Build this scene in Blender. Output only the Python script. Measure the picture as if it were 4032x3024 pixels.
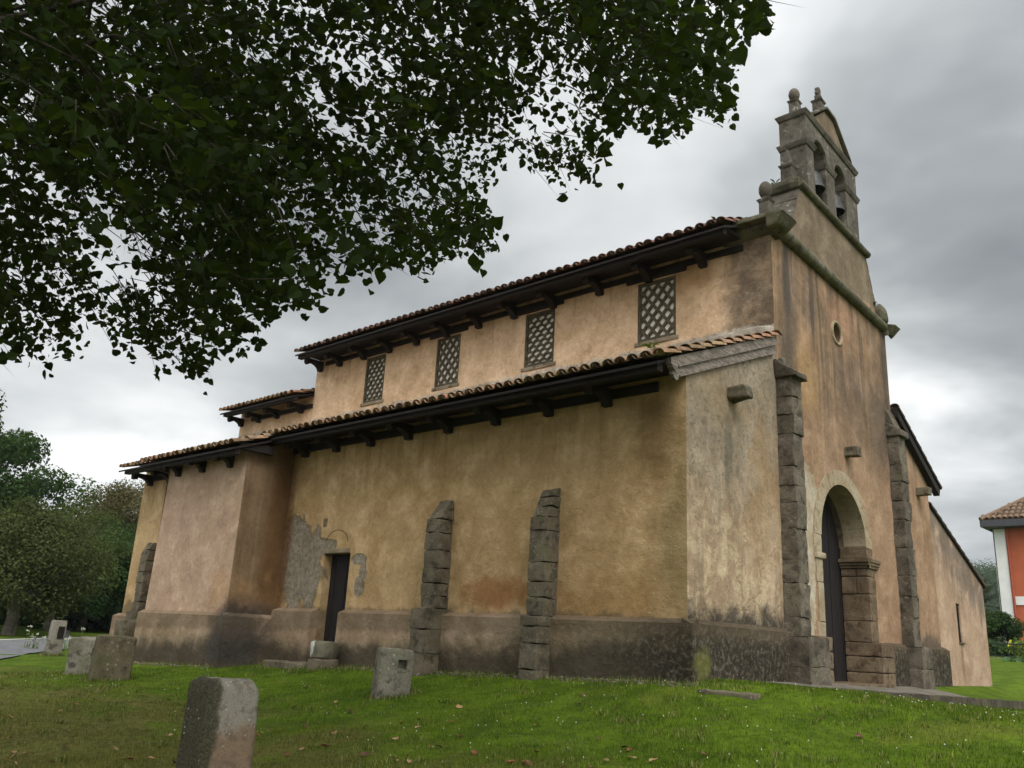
import bpy, bmesh, math, random
import numpy as np
from mathutils import Vector, Matrix, noise as mnoise
from mathutils.geometry import delaunay_2d_cdt

for o in list(bpy.data.objects):
    bpy.data.objects.remove(o)
random.seed(7)
RNG = np.random.default_rng(11)
S = bpy.context.scene
COL = S.collection

# ------------------------------------------------------------------ camera
cam_d = bpy.data.cameras.new('camera')
cam = bpy.data.objects.new('camera', cam_d); COL.objects.link(cam)
CL = Vector((5.7162, -9.5936, 0.5382))
CR = Vector((0.743766, 0.666502, 0.050872)); CU = Vector((0.153650, -0.244537, 0.957389)); CF = Vector((-0.650541, 0.704257, 0.284286))
cam.matrix_world = Matrix(((CR.x, CU.x, -CF.x, CL.x), (CR.y, CU.y, -CF.y, CL.y), (CR.z, CU.z, -CF.z, CL.z), (0, 0, 0, 1)))
FPX = 3384.07
cam_d.sensor_width = 36.0; cam_d.lens = 36.0 * FPX / 4032.0
cam_d.clip_start = 0.05; cam_d.clip_end = 3000
S.camera = cam

# ------------------------------------------------------------------ light
SUN_AZ, SUN_EL = math.radians(-32), math.radians(50)      # direction towards the bright part of the overcast: +x, -y
sd = Vector((math.cos(SUN_EL) * math.cos(SUN_AZ), math.cos(SUN_EL) * math.sin(SUN_AZ), math.sin(SUN_EL)))
ld = bpy.data.lights.new('sun', 'SUN'); ld.energy = 1.5; ld.angle = math.radians(35); ld.color = (1.0, 0.96, 0.90)
lo = bpy.data.objects.new('sun', ld); COL.objects.link(lo)
lo.rotation_euler = (-sd).to_track_quat('-Z', 'Y').to_euler()
S.view_settings.view_transform = 'Standard'; S.view_settings.look = 'None'
S.view_settings.exposure = 0.85; S.view_settings.gamma = 1.0
S.view_settings.use_curve_mapping = False
W = bpy.data.worlds.new('World'); S.world = W; W.use_nodes = True

def build_world():
    t = W.node_tree; t.nodes.clear()
    nd = t.nodes.new; L = t.links.new
    out = nd('ShaderNodeOutputWorld'); bg = nd('ShaderNodeBackground'); bg.inputs['Strength'].default_value = 0.1
    L(bg.outputs[0], out.inputs[0])
    sky = nd('ShaderNodeTexSky'); sky.sky_type = 'NISHITA'; sky.sun_disc = False
    sky.sun_elevation = SUN_EL; sky.sun_rotation = math.pi / 2 - SUN_AZ
    sky.dust_density = 3.0; sky.air_density = 1.0
    tc = nd('ShaderNodeTexCoord'); sep = nd('ShaderNodeSeparateXYZ'); L(tc.outputs['Generated'], sep.inputs[0])
    def M(op, a, b=None, c=None, clamp=False):
        n = nd('ShaderNodeMath'); n.operation = op; n.use_clamp = clamp
        for i, v in enumerate((a, b, c)):
            if v is None: continue
            if hasattr(v, 'links'): L(v, n.inputs[i])
            else: n.inputs[i].default_value = v
        return n.outputs[0]
    zc = M('ADD', M('MAXIMUM', sep.outputs[2], 0.0), 0.22)
    cx = nd('ShaderNodeCombineXYZ')
    L(M('DIVIDE', sep.outputs[0], zc), cx.inputs[0]); L(M('DIVIDE', sep.outputs[1], zc), cx.inputs[1])
    def noise(scale, det, rough, dist, off):
        v = nd('ShaderNodeVectorMath'); v.operation = 'ADD'; L(cx.outputs[0], v.inputs[0]); v.inputs[1].default_value = off
        n = nd('ShaderNodeTexNoise'); L(v.outputs[0], n.inputs['Vector'])
        n.inputs['Scale'].default_value = scale; n.inputs['Detail'].default_value = det
        n.inputs['Roughness'].default_value = rough; n.inputs['Distortion'].default_value = dist
        return n.outputs['Fac']
    n1 = noise(0.75, 5, 0.52, 0.25, (3.1, 0.4, 0)); n2 = noise(2.2, 4, 0.55, 0.2, (8.2, 2.3, 0))
    f = M('ADD', M('MULTIPLY', n1, 0.66), M('MULTIPLY', n2, 0.34))
    # the cloud deck is thinner in some parts of the sky and heavier in others
    for d_, w_, k_ in (((-0.14, 0.895, 0.43), 0.30, -0.22), ((0.10, 0.93, 0.36), 0.45, -0.12), ((-0.20, 0.935, 0.335), 0.12, -0.10), ((-0.24, 0.935, 0.255), 0.13, 0.17), ((-0.88, 0.42, 0.17), 0.20, 0.16), ((-0.80, 0.50, 0.32), 0.3, -0.07), ((-0.48, 0.73, 0.49), 0.40, 0.07), ((-0.42, 0.66, 0.62), 0.3, 0.03)):
        q = nd('ShaderNodeVectorMath'); q.operation = 'DISTANCE'; L(tc.outputs['Generated'], q.inputs[0]); q.inputs[1].default_value = Vector(d_).normalized()
        r_ = nd('ShaderNodeMapRange'); r_.interpolation_type = 'SMOOTHSTEP'; L(M('MULTIPLY_ADD', n2, w_ * 0.8, M('SUBTRACT', q.outputs['Value'], w_ * 0.4)), r_.inputs['Value']); r_.inputs['From Min'].default_value = w_ * 1.2; r_.inputs['From Max'].default_value = 0.0
        f = M('MULTIPLY_ADD', r_.outputs[0], k_, f)
    rp = nd('ShaderNodeValToRGB'); L(f, rp.inputs[0])
    e = rp.color_ramp.elements
    e[0].position = 0.20; e[0].color = (0.20, 0.218, 0.232, 1)
    e[1].position = 0.66; e[1].color = (1.05, 1.06, 1.04, 1)
    k = e.new(0.36); k.color = (0.33, 0.352, 0.366, 1)
    k = e.new(0.46); k.color = (0.49, 0.515, 0.525, 1)
    k = e.new(0.56); k.color = (0.72, 0.742, 0.748, 1)
    # brighter towards the hidden sun and a little towards the horizon
    dt = nd('ShaderNodeVectorMath'); dt.operation = 'DOT_PRODUCT'; L(tc.outputs['Generated'], dt.inputs[0]); dt.inputs[1].default_value = sd
    glow = M('POWER', M('MULTIPLY_ADD', dt.outputs['Value'], 0.5, 0.5), 3.0)
    hor = M('POWER', M('SUBTRACT', 1.0, M('MAXIMUM', sep.outputs[2], 0.0)), 4.0)
    gain = M('ADD', M('MULTIPLY_ADD', glow, 1.9, 0.78), M('MULTIPLY', hor, 0.30))
    mul = nd('ShaderNodeMix'); mul.data_type = 'RGBA'; mul.blend_type = 'MULTIPLY'; mul.inputs['Factor'].default_value = 1
    cg = nd('ShaderNodeCombineColor')
    for i in range(3): L(M('MULTIPLY', gain, 6.6), cg.inputs[i])
    L(rp.outputs[0], mul.inputs['A']); L(cg.outputs[0], mul.inputs['B'])
    mx = nd('ShaderNodeMix'); mx.data_type = 'RGBA'; mx.inputs['Factor'].default_value = 0.98
    L(sky.outputs[0], mx.inputs['A']); L(mul.outputs['Result'], mx.inputs['B'])
    L(mx.outputs['Result'], bg.inputs['Color'])
build_world()

# ------------------------------------------------------------------ material helpers
class NT:
    def __init__(s, name, rough=0.9, spec=0.25):
        s.m = bpy.data.materials.new(name); s.m.use_nodes = True
        s.t = s.m.node_tree; s.t.nodes.clear()
        s.out = s.nd('ShaderNodeOutputMaterial'); s.b = s.nd('ShaderNodeBsdfPrincipled')
        s.L(s.b.outputs[0], s.out.inputs[0])
        s.b.inputs['Roughness'].default_value = rough
        s.b.inputs['Specular IOR Level'].default_value = spec
        s._pos = None
    def nd(s, k): return s.t.nodes.new(k)
    def L(s, a, b): s.t.links.new(a, b)
    def put(s, v, i):
        if hasattr(v, 'links'): s.L(v, i)
        elif isinstance(v, (tuple, list)) and len(v) == 3 and i.type == 'RGBA': i.default_value = (*v, 1)
        else: i.default_value = v
    @property
    def pos(s):
        if s._pos is None:
            g = s.nd('ShaderNodeNewGeometry'); s._pos = g.outputs['Position']
            q = s.nd('ShaderNodeSeparateXYZ'); s.L(s._pos, q.inputs[0]); s.x, s.y, s.z = q.outputs
        return s._pos
    def local(s):
        g = s.nd('ShaderNodeTexCoord'); return g.outputs['Object']
    def math(s, op, a, b=None, c=None, clamp=False):
        n = s.nd('ShaderNodeMath'); n.operation = op; n.use_clamp = clamp
        for i, v in enumerate((a, b, c)):
            if v is not None: s.put(v, n.inputs[i])
        return n.outputs[0]
    def scalev(s, v, sc, off=(0, 0, 0)):
        n = s.nd('ShaderNodeVectorMath'); n.operation = 'MULTIPLY_ADD'; s.L(v, n.inputs[0]); n.inputs[1].default_value = sc; n.inputs[2].default_value = off
        return n.outputs[0]
    def noise(s, scale, detail=4, rough=0.55, vec=None, dist=0.0):
        n = s.nd('ShaderNodeTexNoise'); s.L(vec if vec is not None else s.pos, n.inputs['Vector'])
        n.inputs['Scale'].default_value = scale; n.inputs['Detail'].default_value = detail
        n.inputs['Roughness'].default_value = rough; n.inputs['Distortion'].default_value = dist
        return n.outputs['Fac']
    def voro(s, scale, vec=None, feat='F1', rnd=1.0):
        n = s.nd('ShaderNodeTexVoronoi'); s.L(vec if vec is not None else s.pos, n.inputs['Vector'])
        n.feature = feat; n.inputs['Scale'].default_value = scale; n.inputs['Randomness'].default_value = rnd
        return n.outputs['Distance']
    def step(s, v, a, b):
        n = s.nd('ShaderNodeMapRange'); n.interpolation_type = 'SMOOTHSTEP'; s.put(v, n.inputs['Value'])
        n.inputs['From Min'].default_value = a; n.inputs['From Max'].default_value = b
        return n.outputs[0]
    def mix(s, f, a, b, blend='MIX'):
        n = s.nd('ShaderNodeMix'); n.data_type = 'RGBA'; n.blend_type = blend
        s.put(f, n.inputs['Factor']); s.put(a, n.inputs['A']); s.put(b, n.inputs['B'])
        return n.outputs['Result']
    def attr(s, name):
        n = s.nd('ShaderNodeAttribute'); n.attribute_name = name; return n.outputs['Fac']
    def blob(s, c, r, nz, amt=0.6, lo=1.1, hi=0.75):
        v = s.nd('ShaderNodeVectorMath'); v.operation = 'SUBTRACT'; s.L(s.pos, v.inputs[0]); v.inputs[1].default_value = c
        w = s.nd('ShaderNodeVectorMath'); w.operation = 'DIVIDE'; s.L(v.outputs[0], w.inputs[0]); w.inputs[1].default_value = r
        l = s.nd('ShaderNodeVectorMath'); l.operation = 'LENGTH'; s.L(w.outputs[0], l.inputs[0])
        d = s.math('MULTIPLY_ADD', s.math('SUBTRACT', nz, 0.5), amt * 2, l.outputs['Value'])
        return s.step(d, lo, hi)
    def bump(s, h, strength=0.4, dist=0.02, base=None):
        n = s.nd('ShaderNodeBump'); n.inputs['Strength'].default_value = strength; n.inputs['Distance'].default_value = dist
        s.L(h, n.inputs['Height'])
        if base is not None: s.L(base, n.inputs['Normal'])
        s.L(n.outputs[0], s.b.inputs['Normal']); return n.outputs[0]
    def col(s, v): s.put(v, s.b.inputs['Base Color'])

def plaster(name, c1, c2, c3, paint=None, rough_amt=0.5, mott=1.0):
    """old lime render: three tones, flakes, pits and hair cracks, plus worn-in stains and, on the block, painted shade (position based)"""
    n = NT(name, 0.95, 0.08); n.pos
    big = n.noise(0.5, 5, 0.55, dist=0.3); mid = n.noise(1.9, 6, 0.62, dist=0.3); fine = n.noise(11, 6, 0.68); grit = n.noise(70, 3, 0.6)
    fl = n.noise(15, 4, 0.6, dist=0.15)
    c = n.mix(n.step(big, 0.35, 0.68), c1, c2)
    c = n.mix(n.math('MULTIPLY', n.step(mid, 0.46, 0.66), 0.6), c, c3)
    n.env = dict(big=big, mid=mid, fine=fine, grit=grit); n.extra = None
    if paint: c = paint(n, c)
    area = n.step(n.noise(1.3, 3, 0.5), 0.38, 0.62)
    flm = n.math('MULTIPLY', n.step(fl, 0.60, 0.70), n.math('MULTIPLY_ADD', area, 0.34, 0.06))
    c = n.mix(n.math('MULTIPLY', n.step(fl, 0.345, 0.27), 0.45), c, tuple(v * 0.42 for v in c1))
    wv = n.nd('ShaderNodeVectorMath'); wv.operation = 'ADD'; n.L(n.pos, wv.inputs[0])
    q = n.nd('ShaderNodeTexNoise'); n.L(n.pos, q.inputs['Vector']); q.inputs['Scale'].default_value = 2.5; q.inputs['Detail'].default_value = 4
    qs = n.scalev(q.outputs['Color'], (0.55, 0.55, 0.55)); n.L(qs, wv.inputs[1])
    cr = n.math('MULTIPLY', n.step(n.voro(0.55, wv.outputs[0], 'DISTANCE_TO_EDGE'), 0.010, 0.002), n.step(big, 0.50, 0.60))
    c = n.mix(n.math('MULTIPLY', cr, 0.22), c, tuple(v * 0.35 for v in c1))
    k = n.math('ADD', n.math('MULTIPLY', n.math('SUBTRACT', mid, 0.5), 1.0 * mott), n.math('ADD', n.math('MULTIPLY', n.math('SUBTRACT', fine, 0.5), 0.75 * mott), n.math('MULTIPLY', n.math('SUBTRACT', grit, 0.5), 0.30 * mott)))
    k = n.math('MAXIMUM', n.math('ADD', n.math('MULTIPLY_ADD', flm, 0.75, k), 1.0), 0.3)
    g = n.nd('ShaderNodeCombineColor')
    for q_ in range(3): n.L(n.math('POWER', k, (0.94, 1.0, 1.12)[q_]), g.inputs[q_])
    c = n.mix(1.0, c, g.outputs[0], 'MULTIPLY')
    n.col(c)
    h = n.math('ADD', n.math('MULTIPLY', fine, 0.7), n.math('ADD', n.math('MULTIPLY', n.step(fl, 0.55, 0.72), 0.25), n.math('ADD', n.math('MULTIPLY', grit, 0.12), n.math('MULTIPLY', mid, 1.6))))
    h = n.math('MULTIPLY_ADD', cr, -0.15, h)
    if n.extra is not None: h = n.math('MULTIPLY_ADD', n.extra, -0.5, h)
    n.bump(h, rough_amt, 0.04)
    return n.m

def streaks(n, sx=3.2, sz=0.22):
    return n.noise(1.0, 5, 0.66, vec=n.scalev(n.pos, (sx, sx, sz)), dist=0.35)

def paint_aisle(n, c):
    e = n.env; nz = n.noise(3.0, 5, 0.6); nzb = n.noise(7, 4, 0.6)
    grey = None
    for ctr, r in (((-8.55, 0, 2.1), (0.55, 3, 0.50)), ((-8.35, 0, 1.55), (0.62, 3, 0.62)), ((-7.95, 0, 1.55), (0.26, 3, 0.75)), ((-7.75, 0, 2.0), (0.5, 3, 0.16)), ((-7.95, 0, 1.1), (0.10, 3, 0.35))):
        m = n.blob(ctr, r, nz, 0.65, 1.16, 0.84); grey = m if grey is None else n.math('MAXIMUM', grey, m)
    for ctr, r in (((-6.58, 0, 1.74), (0.19, 3, 0.10)), ((-6.43, 0, 1.52), (0.09, 3, 0.20)), ((-6.50, 0, 1.28), (0.14, 3, 0.17))):
        grey = n.math('MAXIMUM', grey, n.blob(ctr, r, nzb, 0.6, 1.16, 0.84))
    gcol = n.mix(n.step(e['fine'], 0.4, 0.6), (0.15, 0.135, 0.11), (0.225, 0.205, 0.17))
    c = n.mix(n.math('MULTIPLY', grey, 0.85), c, gcol)
    n.extra = grey
    rim = n.math('MULTIPLY', n.math('MULTIPLY', grey, n.math('SUBTRACT', 1.0, grey)), 2.2, clamp=True)
    c = n.mix(rim, c, (0.10, 0.085, 0.06))
    # rusty run-off in the angle with the projecting block, and orange patches low down
    st = n.noise(2.2, 4, 0.6, vec=n.scalev(n.pos, (1, 1, 0.35)))
    c = n.mix(n.math('MULTIPLY', n.blob((-9.02, 0, 2.0), (0.30, 2, 2.4), st, 0.6, 1.15, 0.5), 0.8), c, (0.12, 0.055, 0.022))
    c = n.mix(n.math('MULTIPLY', n.blob((-3.25, 0, 1.18), (0.95, 2, 0.26), nz, 0.9, 1.2, 0.5), 0.75), c, (0.25, 0.11, 0.04))
    c = n.mix(n.math('MULTIPLY', n.blob((-1.0, 0, 1.15), (1.3, 2, 0.35), nz, 0.8, 1.2, 0.4), 0.5), c, (0.27, 0.15, 0.055))
    c = n.mix(n.math('MULTIPLY', n.blob((-0.5, 0, 3.35), (0.45, 2, 0.75), nz, 0.8, 1.2, 0.4), 0.6), c, (0.13, 0.075, 0.03))
    c = n.mix(n.math('MULTIPLY', n.blob((-0.05, 0, 1.9), (0.55, 2, 1.6), st, 0.8, 1.2, 0.3), 0.45), c, (0.16, 0.145, 0.075))
    c = n.mix(n.math('MULTIPLY', n.step(n.math('ADD', n.z, n.math('MULTIPLY', nz, -0.5)), 0.72, 0.60), 0.7), c, (0.11, 0.085, 0.05))
    dr = streaks(n, 4.0, 0.3)
    c = n.mix(n.math('MULTIPLY', n.math('MULTIPLY', n.step(dr, 0.50, 0.64), n.step(n.z, 2.4, 3.9)), 0.40), c, (0.15, 0.105, 0.05))
    # scored arch above the small door
    dx = n.math('SUBTRACT', n.x, -7.27); dz = n.math('SUBTRACT', n.z, 2.05)
    rr = n.math('SQRT', n.math('ADD', n.math('MULTIPLY', dx, dx), n.math('MULTIPLY', n.math('MULTIPLY', dz, dz), 1.9)))
    ring = n.math('MULTIPLY', n.step(n.math('ABSOLUTE', n.math('SUBTRACT', rr, 0.325)), 0.017, 0.006), n.step(dz, -0.02, 0.03))
    c = n.mix(n.math('MULTIPLY', ring, 0.85), c, (0.06, 0.045, 0.025))
    return c

def paint_block(n, c):
    nz = n.noise(3.0, 5, 0.6)
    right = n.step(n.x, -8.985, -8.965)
    c = n.mix(n.math('MULTIPLY', n.step(n.noise(0.9, 4, 0.55), 0.46, 0.62), 0.45), c, (0.36, 0.235, 0.175))
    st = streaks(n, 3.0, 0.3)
    c = n.mix(n.math('MULTIPLY', right, n.math('MULTIPLY_ADD', n.step(st, 0.35, 0.6), 0.22, 0.70)), c, (0.135, 0.088, 0.046))  # right face darkened: brown staining together with its sheltered shade, painted in
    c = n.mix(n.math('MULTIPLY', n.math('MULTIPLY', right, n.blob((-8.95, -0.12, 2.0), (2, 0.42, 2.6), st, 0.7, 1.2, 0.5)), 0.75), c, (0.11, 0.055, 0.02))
    c = n.mix(n.math('MULTIPLY', n.blob((-8.95, -0.8, 0.75), (0.35, 0.9, 0.35), nz, 0.9, 1.2, 0.4), 0.85), c, (0.045, 0.04, 0.035))
    c = n.mix(n.math('MULTIPLY', n.blob((-10.9, -1.05, 2.5), (1.0, 2, 0.8), nz, 0.9, 1.2, 0.2), 0.5), c, (0.34, 0.235, 0.175))
    c = n.mix(n.math('MULTIPLY', n.blob((-9.3, -1.05, 1.15), (0.5, 2, 0.45), nz, 0.9, 1.2, 0.2), 0.5), c, (0.40, 0.235, 0.11))
    return c

def paint_plinth(n, c):
    nz = n.noise(2.0, 6, 0.68, dist=0.4); sp = n.noise(14, 6, 0.75, dist=0.4)
    base = n.math('MULTIPLY_ADD', n.x, 0.027, 0.14)        # ground falls to the east
    h = n.math('SUBTRACT', n.z, base)
    hn = n.math('MULTIPLY_ADD', n.math('SUBTRACT', nz, 0.5), -0.75, h)
    mid = n.step(n.math('ADD', n.x, n.math('MULTIPLY', nz, 1.5)), -2.6, -0.9)
    c = n.mix(n.math('MULTIPLY', mid, 0.6), c, (0.16, 0.125, 0.078))
    hn = n.math('MULTIPLY_ADD', n.step(n.x, -3.5, -1.5), -0.12, hn); dark = n.step(hn, 0.46, 0.16)
    c = n.mix(n.math('MULTIPLY', n.step(hn, 0.60, 0.2), 0.55), c, (0.16, 0.135, 0.085))
    c = n.mix(n.math('MULTIPLY', dark, 0.82), c, (0.045, 0.037, 0.027))
    corner = n.step(n.math('ADD', n.x, n.math('MULTIPLY', n.math('SUBTRACT', nz, 0.5), 1.8)), -1.3, -0.1)
    c = n.mix(n.math('MULTIPLY', corner, 0.88), c, n.mix(n.step(sp, 0.46, 0.66), (0.026, 0.022, 0.016), (0.125, 0.108, 0.080)))
    c = n.mix(n.math('MULTIPLY', n.blob((-8.92, -0.9, 0.3), (0.55, 0.9, 0.6), nz, 0.8, 1.2, 0.5), 0.85), c, (0.045, 0.042, 0.040))
    c = n.mix(n.math('MULTIPLY', n.blob((0.16, 0.10, 0.36), (0.22, 0.24, 0.22), nz, 0.9, 1.2, 0.4), 0.55), c, (0.17, 0.17, 0.045))
    c = n.mix(n.math('MULTIPLY', n.step(sp, 0.66, 0.74), 0.45), c, (0.27, 0.25, 0.20))
    top = n.step(n.math('MULTIPLY_ADD', n.math('SUBTRACT', nz, 0.5), 0.25, h), 0.50, 0.62)
    return n.mix(n.math('MULTIPLY', top, 0.5), c, (0.095, 0.072, 0.046))

def paint_west_aisle(n, c):
    nz = n.noise(2.0, 6, 0.68, dist=0.5); sp = n.noise(9, 6, 0.75, dist=0.6); st = streaks(n, 4.5, 0.5); pt = n.noise(3.2, 6, 0.7, dist=0.6)
    up = n.step(n.math('ADD', n.z, n.math('MULTIPLY', n.math('SUBTRACT', nz, 0.5), 3.4)), 1.7, 3.6)
    c = n.mix(n.math('MULTIPLY', up, 0.75), c, (0.215, 0.185, 0.14))
    c = n.mix(n.math('MULTIPLY', n.math('MULTIPLY', n.step(pt, 0.48, 0.58), n.step(n.z, 3.6, 1.4)), 0.75), c, (0.47, 0.375, 0.24))
    c = n.mix(n.math('MULTIPLY', n.math('MULTIPLY', n.step(sp, 0.50, 0.36), n.step(n.z, 1.2, 3.4)), 0.6), c, (0.085, 0.072, 0.055))
    c = n.mix(n.math('MULTIPLY', n.step(st, 0.54, 0.68), 0.40), c, (0.15, 0.12, 0.085))
    c = n.mix(n.math('MULTIPLY', n.blob((0, 1.12, 3.3), (2, 0.16, 0.75), st, 0.9, 1.2, 0.3), 0.6), c, (0.09, 0.078, 0.058))
    c = n.mix(n.math('MULTIPLY', n.blob((0, 2.2, 2.9), (2, 0.8, 1.4), nz, 1.2, 1.2, 0.2), 0.6), c, (0.27, 0.175, 0.092))
    c = n.mix(n.math('MULTIPLY', n.blob((0, 0.9, 3.9), (2, 0.9, 0.5), nz, 1.2, 1.2, 0.2), 0.4), c, (0.24, 0.165, 0.085))
    lowz = n.math('MULTIPLY_ADD', n.math('SUBTRACT', nz, 0.5), -1.1, n.z)
    c = n.mix(n.math('MULTIPLY', n.step(lowz, 1.25, 0.86), 0.93), c, n.mix(n.step(sp, 0.50, 0.64), (0.035, 0.030, 0.024), (0.13, 0.115, 0.09)))
    return c

def paint_nave(n, c):
    nz = n.noise(2.4, 5, 0.65); st = streaks(n, 3.6, 0.16); st2 = streaks(n, 7.0, 0.3)
    up = n.step(n.z, 2.4, 6.0); big = n.noise(0.9, 6, 0.66, dist=0.6)
    c = n.mix(n.math('MULTIPLY', n.math('MULTIPLY', n.step(big, 0.44, 0.60), up), 0.60), c, (0.115, 0.090, 0.068))
    c = n.mix(n.math('MULTIPLY', n.math('MULTIPLY', n.step(st, 0.46, 0.66), up), 0.78), c, (0.085, 0.066, 0.050))
    c = n.mix(n.math('MULTIPLY', n.math('MULTIPLY', n.step(st2, 0.52, 0.66), up), 0.6), c, (0.30, 0.195, 0.105))
    for y, w, z, h, k in ((3.25, 0.17, 6.6, 1.1, 0.85), (4.25, 0.12, 6.6, 1.2, 0.8), (3.2, 0.45, 5.3, 1.5, 0.55), (7.75, 0.22, 6.2, 1.6, 0.75), (7.2, 0.9, 4.9, 1.1, 0.55), (6.0, 0.5, 5.2, 1.2, 0.4)):
        c = n.mix(n.math('MULTIPLY', n.blob((0, y, z), (2, w, h), st, 0.7, 1.2, 0.4), k), c, (0.070, 0.058, 0.048))
    c = n.mix(n.math('MULTIPLY', n.blob((0, 5.6, 6.55), (2, 0.75, 0.5), nz, 0.8, 1.2, 0.2), 0.5), c, (0.30, 0.17, 0.11))
    c = n.mix(n.math('MULTIPLY', n.blob((0, 3.9, 5.0), (2, 0.5, 0.9), nz, 0.8, 1.2, 0.3), 0.5), c, (0.34, 0.22, 0.10))
    # the rendering fallen away left of the arch, pale undercoat bare
    m = n.math('MAXIMUM', n.blob((0, 3.55, 2.9), (2, 0.55, 0.62), n.noise(6, 4, 0.7), 0.45, 1.04, 0.97), n.blob((0, 3.5, 2.0), (2, 0.36, 1.4), n.noise(6, 4, 0.7), 0.4, 1.04, 0.97))
    c = n.mix(n.math('MULTIPLY', m, 0.92), c, n.mix(n.step(nz, 0.4, 0.6), (0.42, 0.37, 0.29), (0.34, 0.27, 0.18)))
    low = n.math('MULTIPLY_ADD', n.math('SUBTRACT', nz, 0.5), -0.8, n.z)
    c = n.mix(n.math('MULTIPLY', n.math('MULTIPLY', n.step(low, 1.15, 0.8), n.step(n.y, 7.7, 8.0)), 0.8), c, (0.06, 0.052, 0.045))
    return c

def paint_clere(n, c):
    nz = n.noise(2.6, 6, 0.68, dist=0.5); sp = n.noise(9, 6, 0.75, dist=0.5)
    m = n.step(n.math('MULTIPLY_ADD', n.math('SUBTRACT', nz, 0.5), 0.9, n.x), -1.05, -0.62)
    c = n.mix(n.math('MULTIPLY', m, 0.85), c, n.mix(n.step(n.math('ADD', n.math('MULTIPLY', sp, 0.4), n.math('MULTIPLY', nz, 0.6)), 0.40, 0.62), (0.04, 0.033, 0.027), (0.20, 0.155, 0.11)))
    c = n.mix(n.math('MULTIPLY', n.blob((-1.5, 2.7, 6.75), (0.6, 2, 0.4), nz, 0.8, 1.2, 0.2), 0.6), c, (0.33, 0.18, 0.06))
    dr = streaks(n, 4.5, 0.4)
    c = n.mix(n.math('MULTIPLY', n.math('MULTIPLY', n.step(dr, 0.50, 0.64), n.step(n.z, 6.2, 7.0)), 0.40), c, (0.20, 0.125, 0.065))
    c = n.mix(n.math('MULTIPLY', n.step(nz, 0.54, 0.70), 0.45), c, (0.33, 0.19, 0.085))
    flash = n.math('MULTIPLY_ADD', n.math('SUBTRACT', nz, 0.5), -0.30, n.z)
    c = n.mix(n.math('MULTIPLY', n.step(flash, 5.68, 5.62), 0.85), c, n.mix(n.step(sp, 0.4, 0.6), (0.28, 0.25, 0.21), (0.50, 0.44, 0.36)))
    return c

def paint_annex(n, c):
    nz = n.noise(1.8, 5, 0.65); st = streaks(n, 3.0, 0.3)
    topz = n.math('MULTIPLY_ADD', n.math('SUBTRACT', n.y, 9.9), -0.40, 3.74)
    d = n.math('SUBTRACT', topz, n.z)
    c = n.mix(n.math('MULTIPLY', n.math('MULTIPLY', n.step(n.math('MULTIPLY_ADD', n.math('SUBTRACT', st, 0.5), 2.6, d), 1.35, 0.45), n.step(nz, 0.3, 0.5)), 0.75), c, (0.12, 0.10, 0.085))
    c = n.mix(n.math('MULTIPLY', n.blob((0, 11.35, 0.6), (2, 0.10, 0.45), st, 0.6, 1.2, 0.4), 0.6), c, (0.15, 0.10, 0.06))
    return c

def stone_mat(name, c1, c2, lichen=0.5, moss=0.0, local=False, bl=18, dark=(0.035, 0.032, 0.026)):
    n = NT(name, 0.93, 0.15); n.pos
    vec = n.local() if local else n.pos
    big = n.noise(1.6, 5, 0.65, vec=vec); mid = n.noise(6, 5, 0.65, vec=vec); grit = n.noise(45, 4, 0.7, vec=vec)
    c = n.mix(n.step(big, 0.38, 0.64), c1, c2)
    c = n.mix(n.math('MULTIPLY', n.step(mid, 0.50, 0.34), 0.75), c, dark)
    c = n.mix(n.math('MULTIPLY', n.step(grit, 0.48, 0.34), 0.5), c, tuple(v * 0.4 for v in c1))
    if moss: c = n.mix(n.math('MULTIPLY', n.step(n.noise(3.1, 4, 0.6, vec=vec), 0.52, 0.66), moss), c, (0.085, 0.095, 0.03))
    v = n.voro(bl, vec=vec); vn = n.noise(3.0, 3, 0.6, vec=vec)
    li = n.math('MULTIPLY', n.step(n.math('MULTIPLY_ADD', grit, 0.25, v), 0.36, 0.26), n.step(vn, 0.50, 0.60))
    c = n.mix(n.math('MULTIPLY', li, lichen), c, (0.40, 0.395, 0.34))
    li2 = n.math('MULTIPLY', n.step(mid, 0.60, 0.66), lichen * 0.6)
    c = n.mix(li2, c, (0.27, 0.265, 0.22))
    n.col(c)
    n.bump(n.math('ADD', n.math('MULTIPLY', mid, 1.2), n.math('MULTIPLY', grit, 0.5)), 0.7, 0.03)
    return n.m

def simple(name, c, rough=0.8, spec=0.3, var=0.25, scale=8, bump=0.0, stretch=None, metal=0.0):
    n = NT(name, rough, spec); n.pos
    v = n.scalev(n.pos, stretch) if stretch else n.pos
    f = n.noise(scale, 4, 0.6, vec=v)
    n.col(n.mix(n.step(f, 0.3, 0.7), tuple(x * (1 - var) for x in c), tuple(min(1, x * (1 + var)) for x in c)))
    if bump: n.bump(f, bump, 0.02)
    n.b.inputs['Metallic'].default_value = metal
    return n.m

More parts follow.
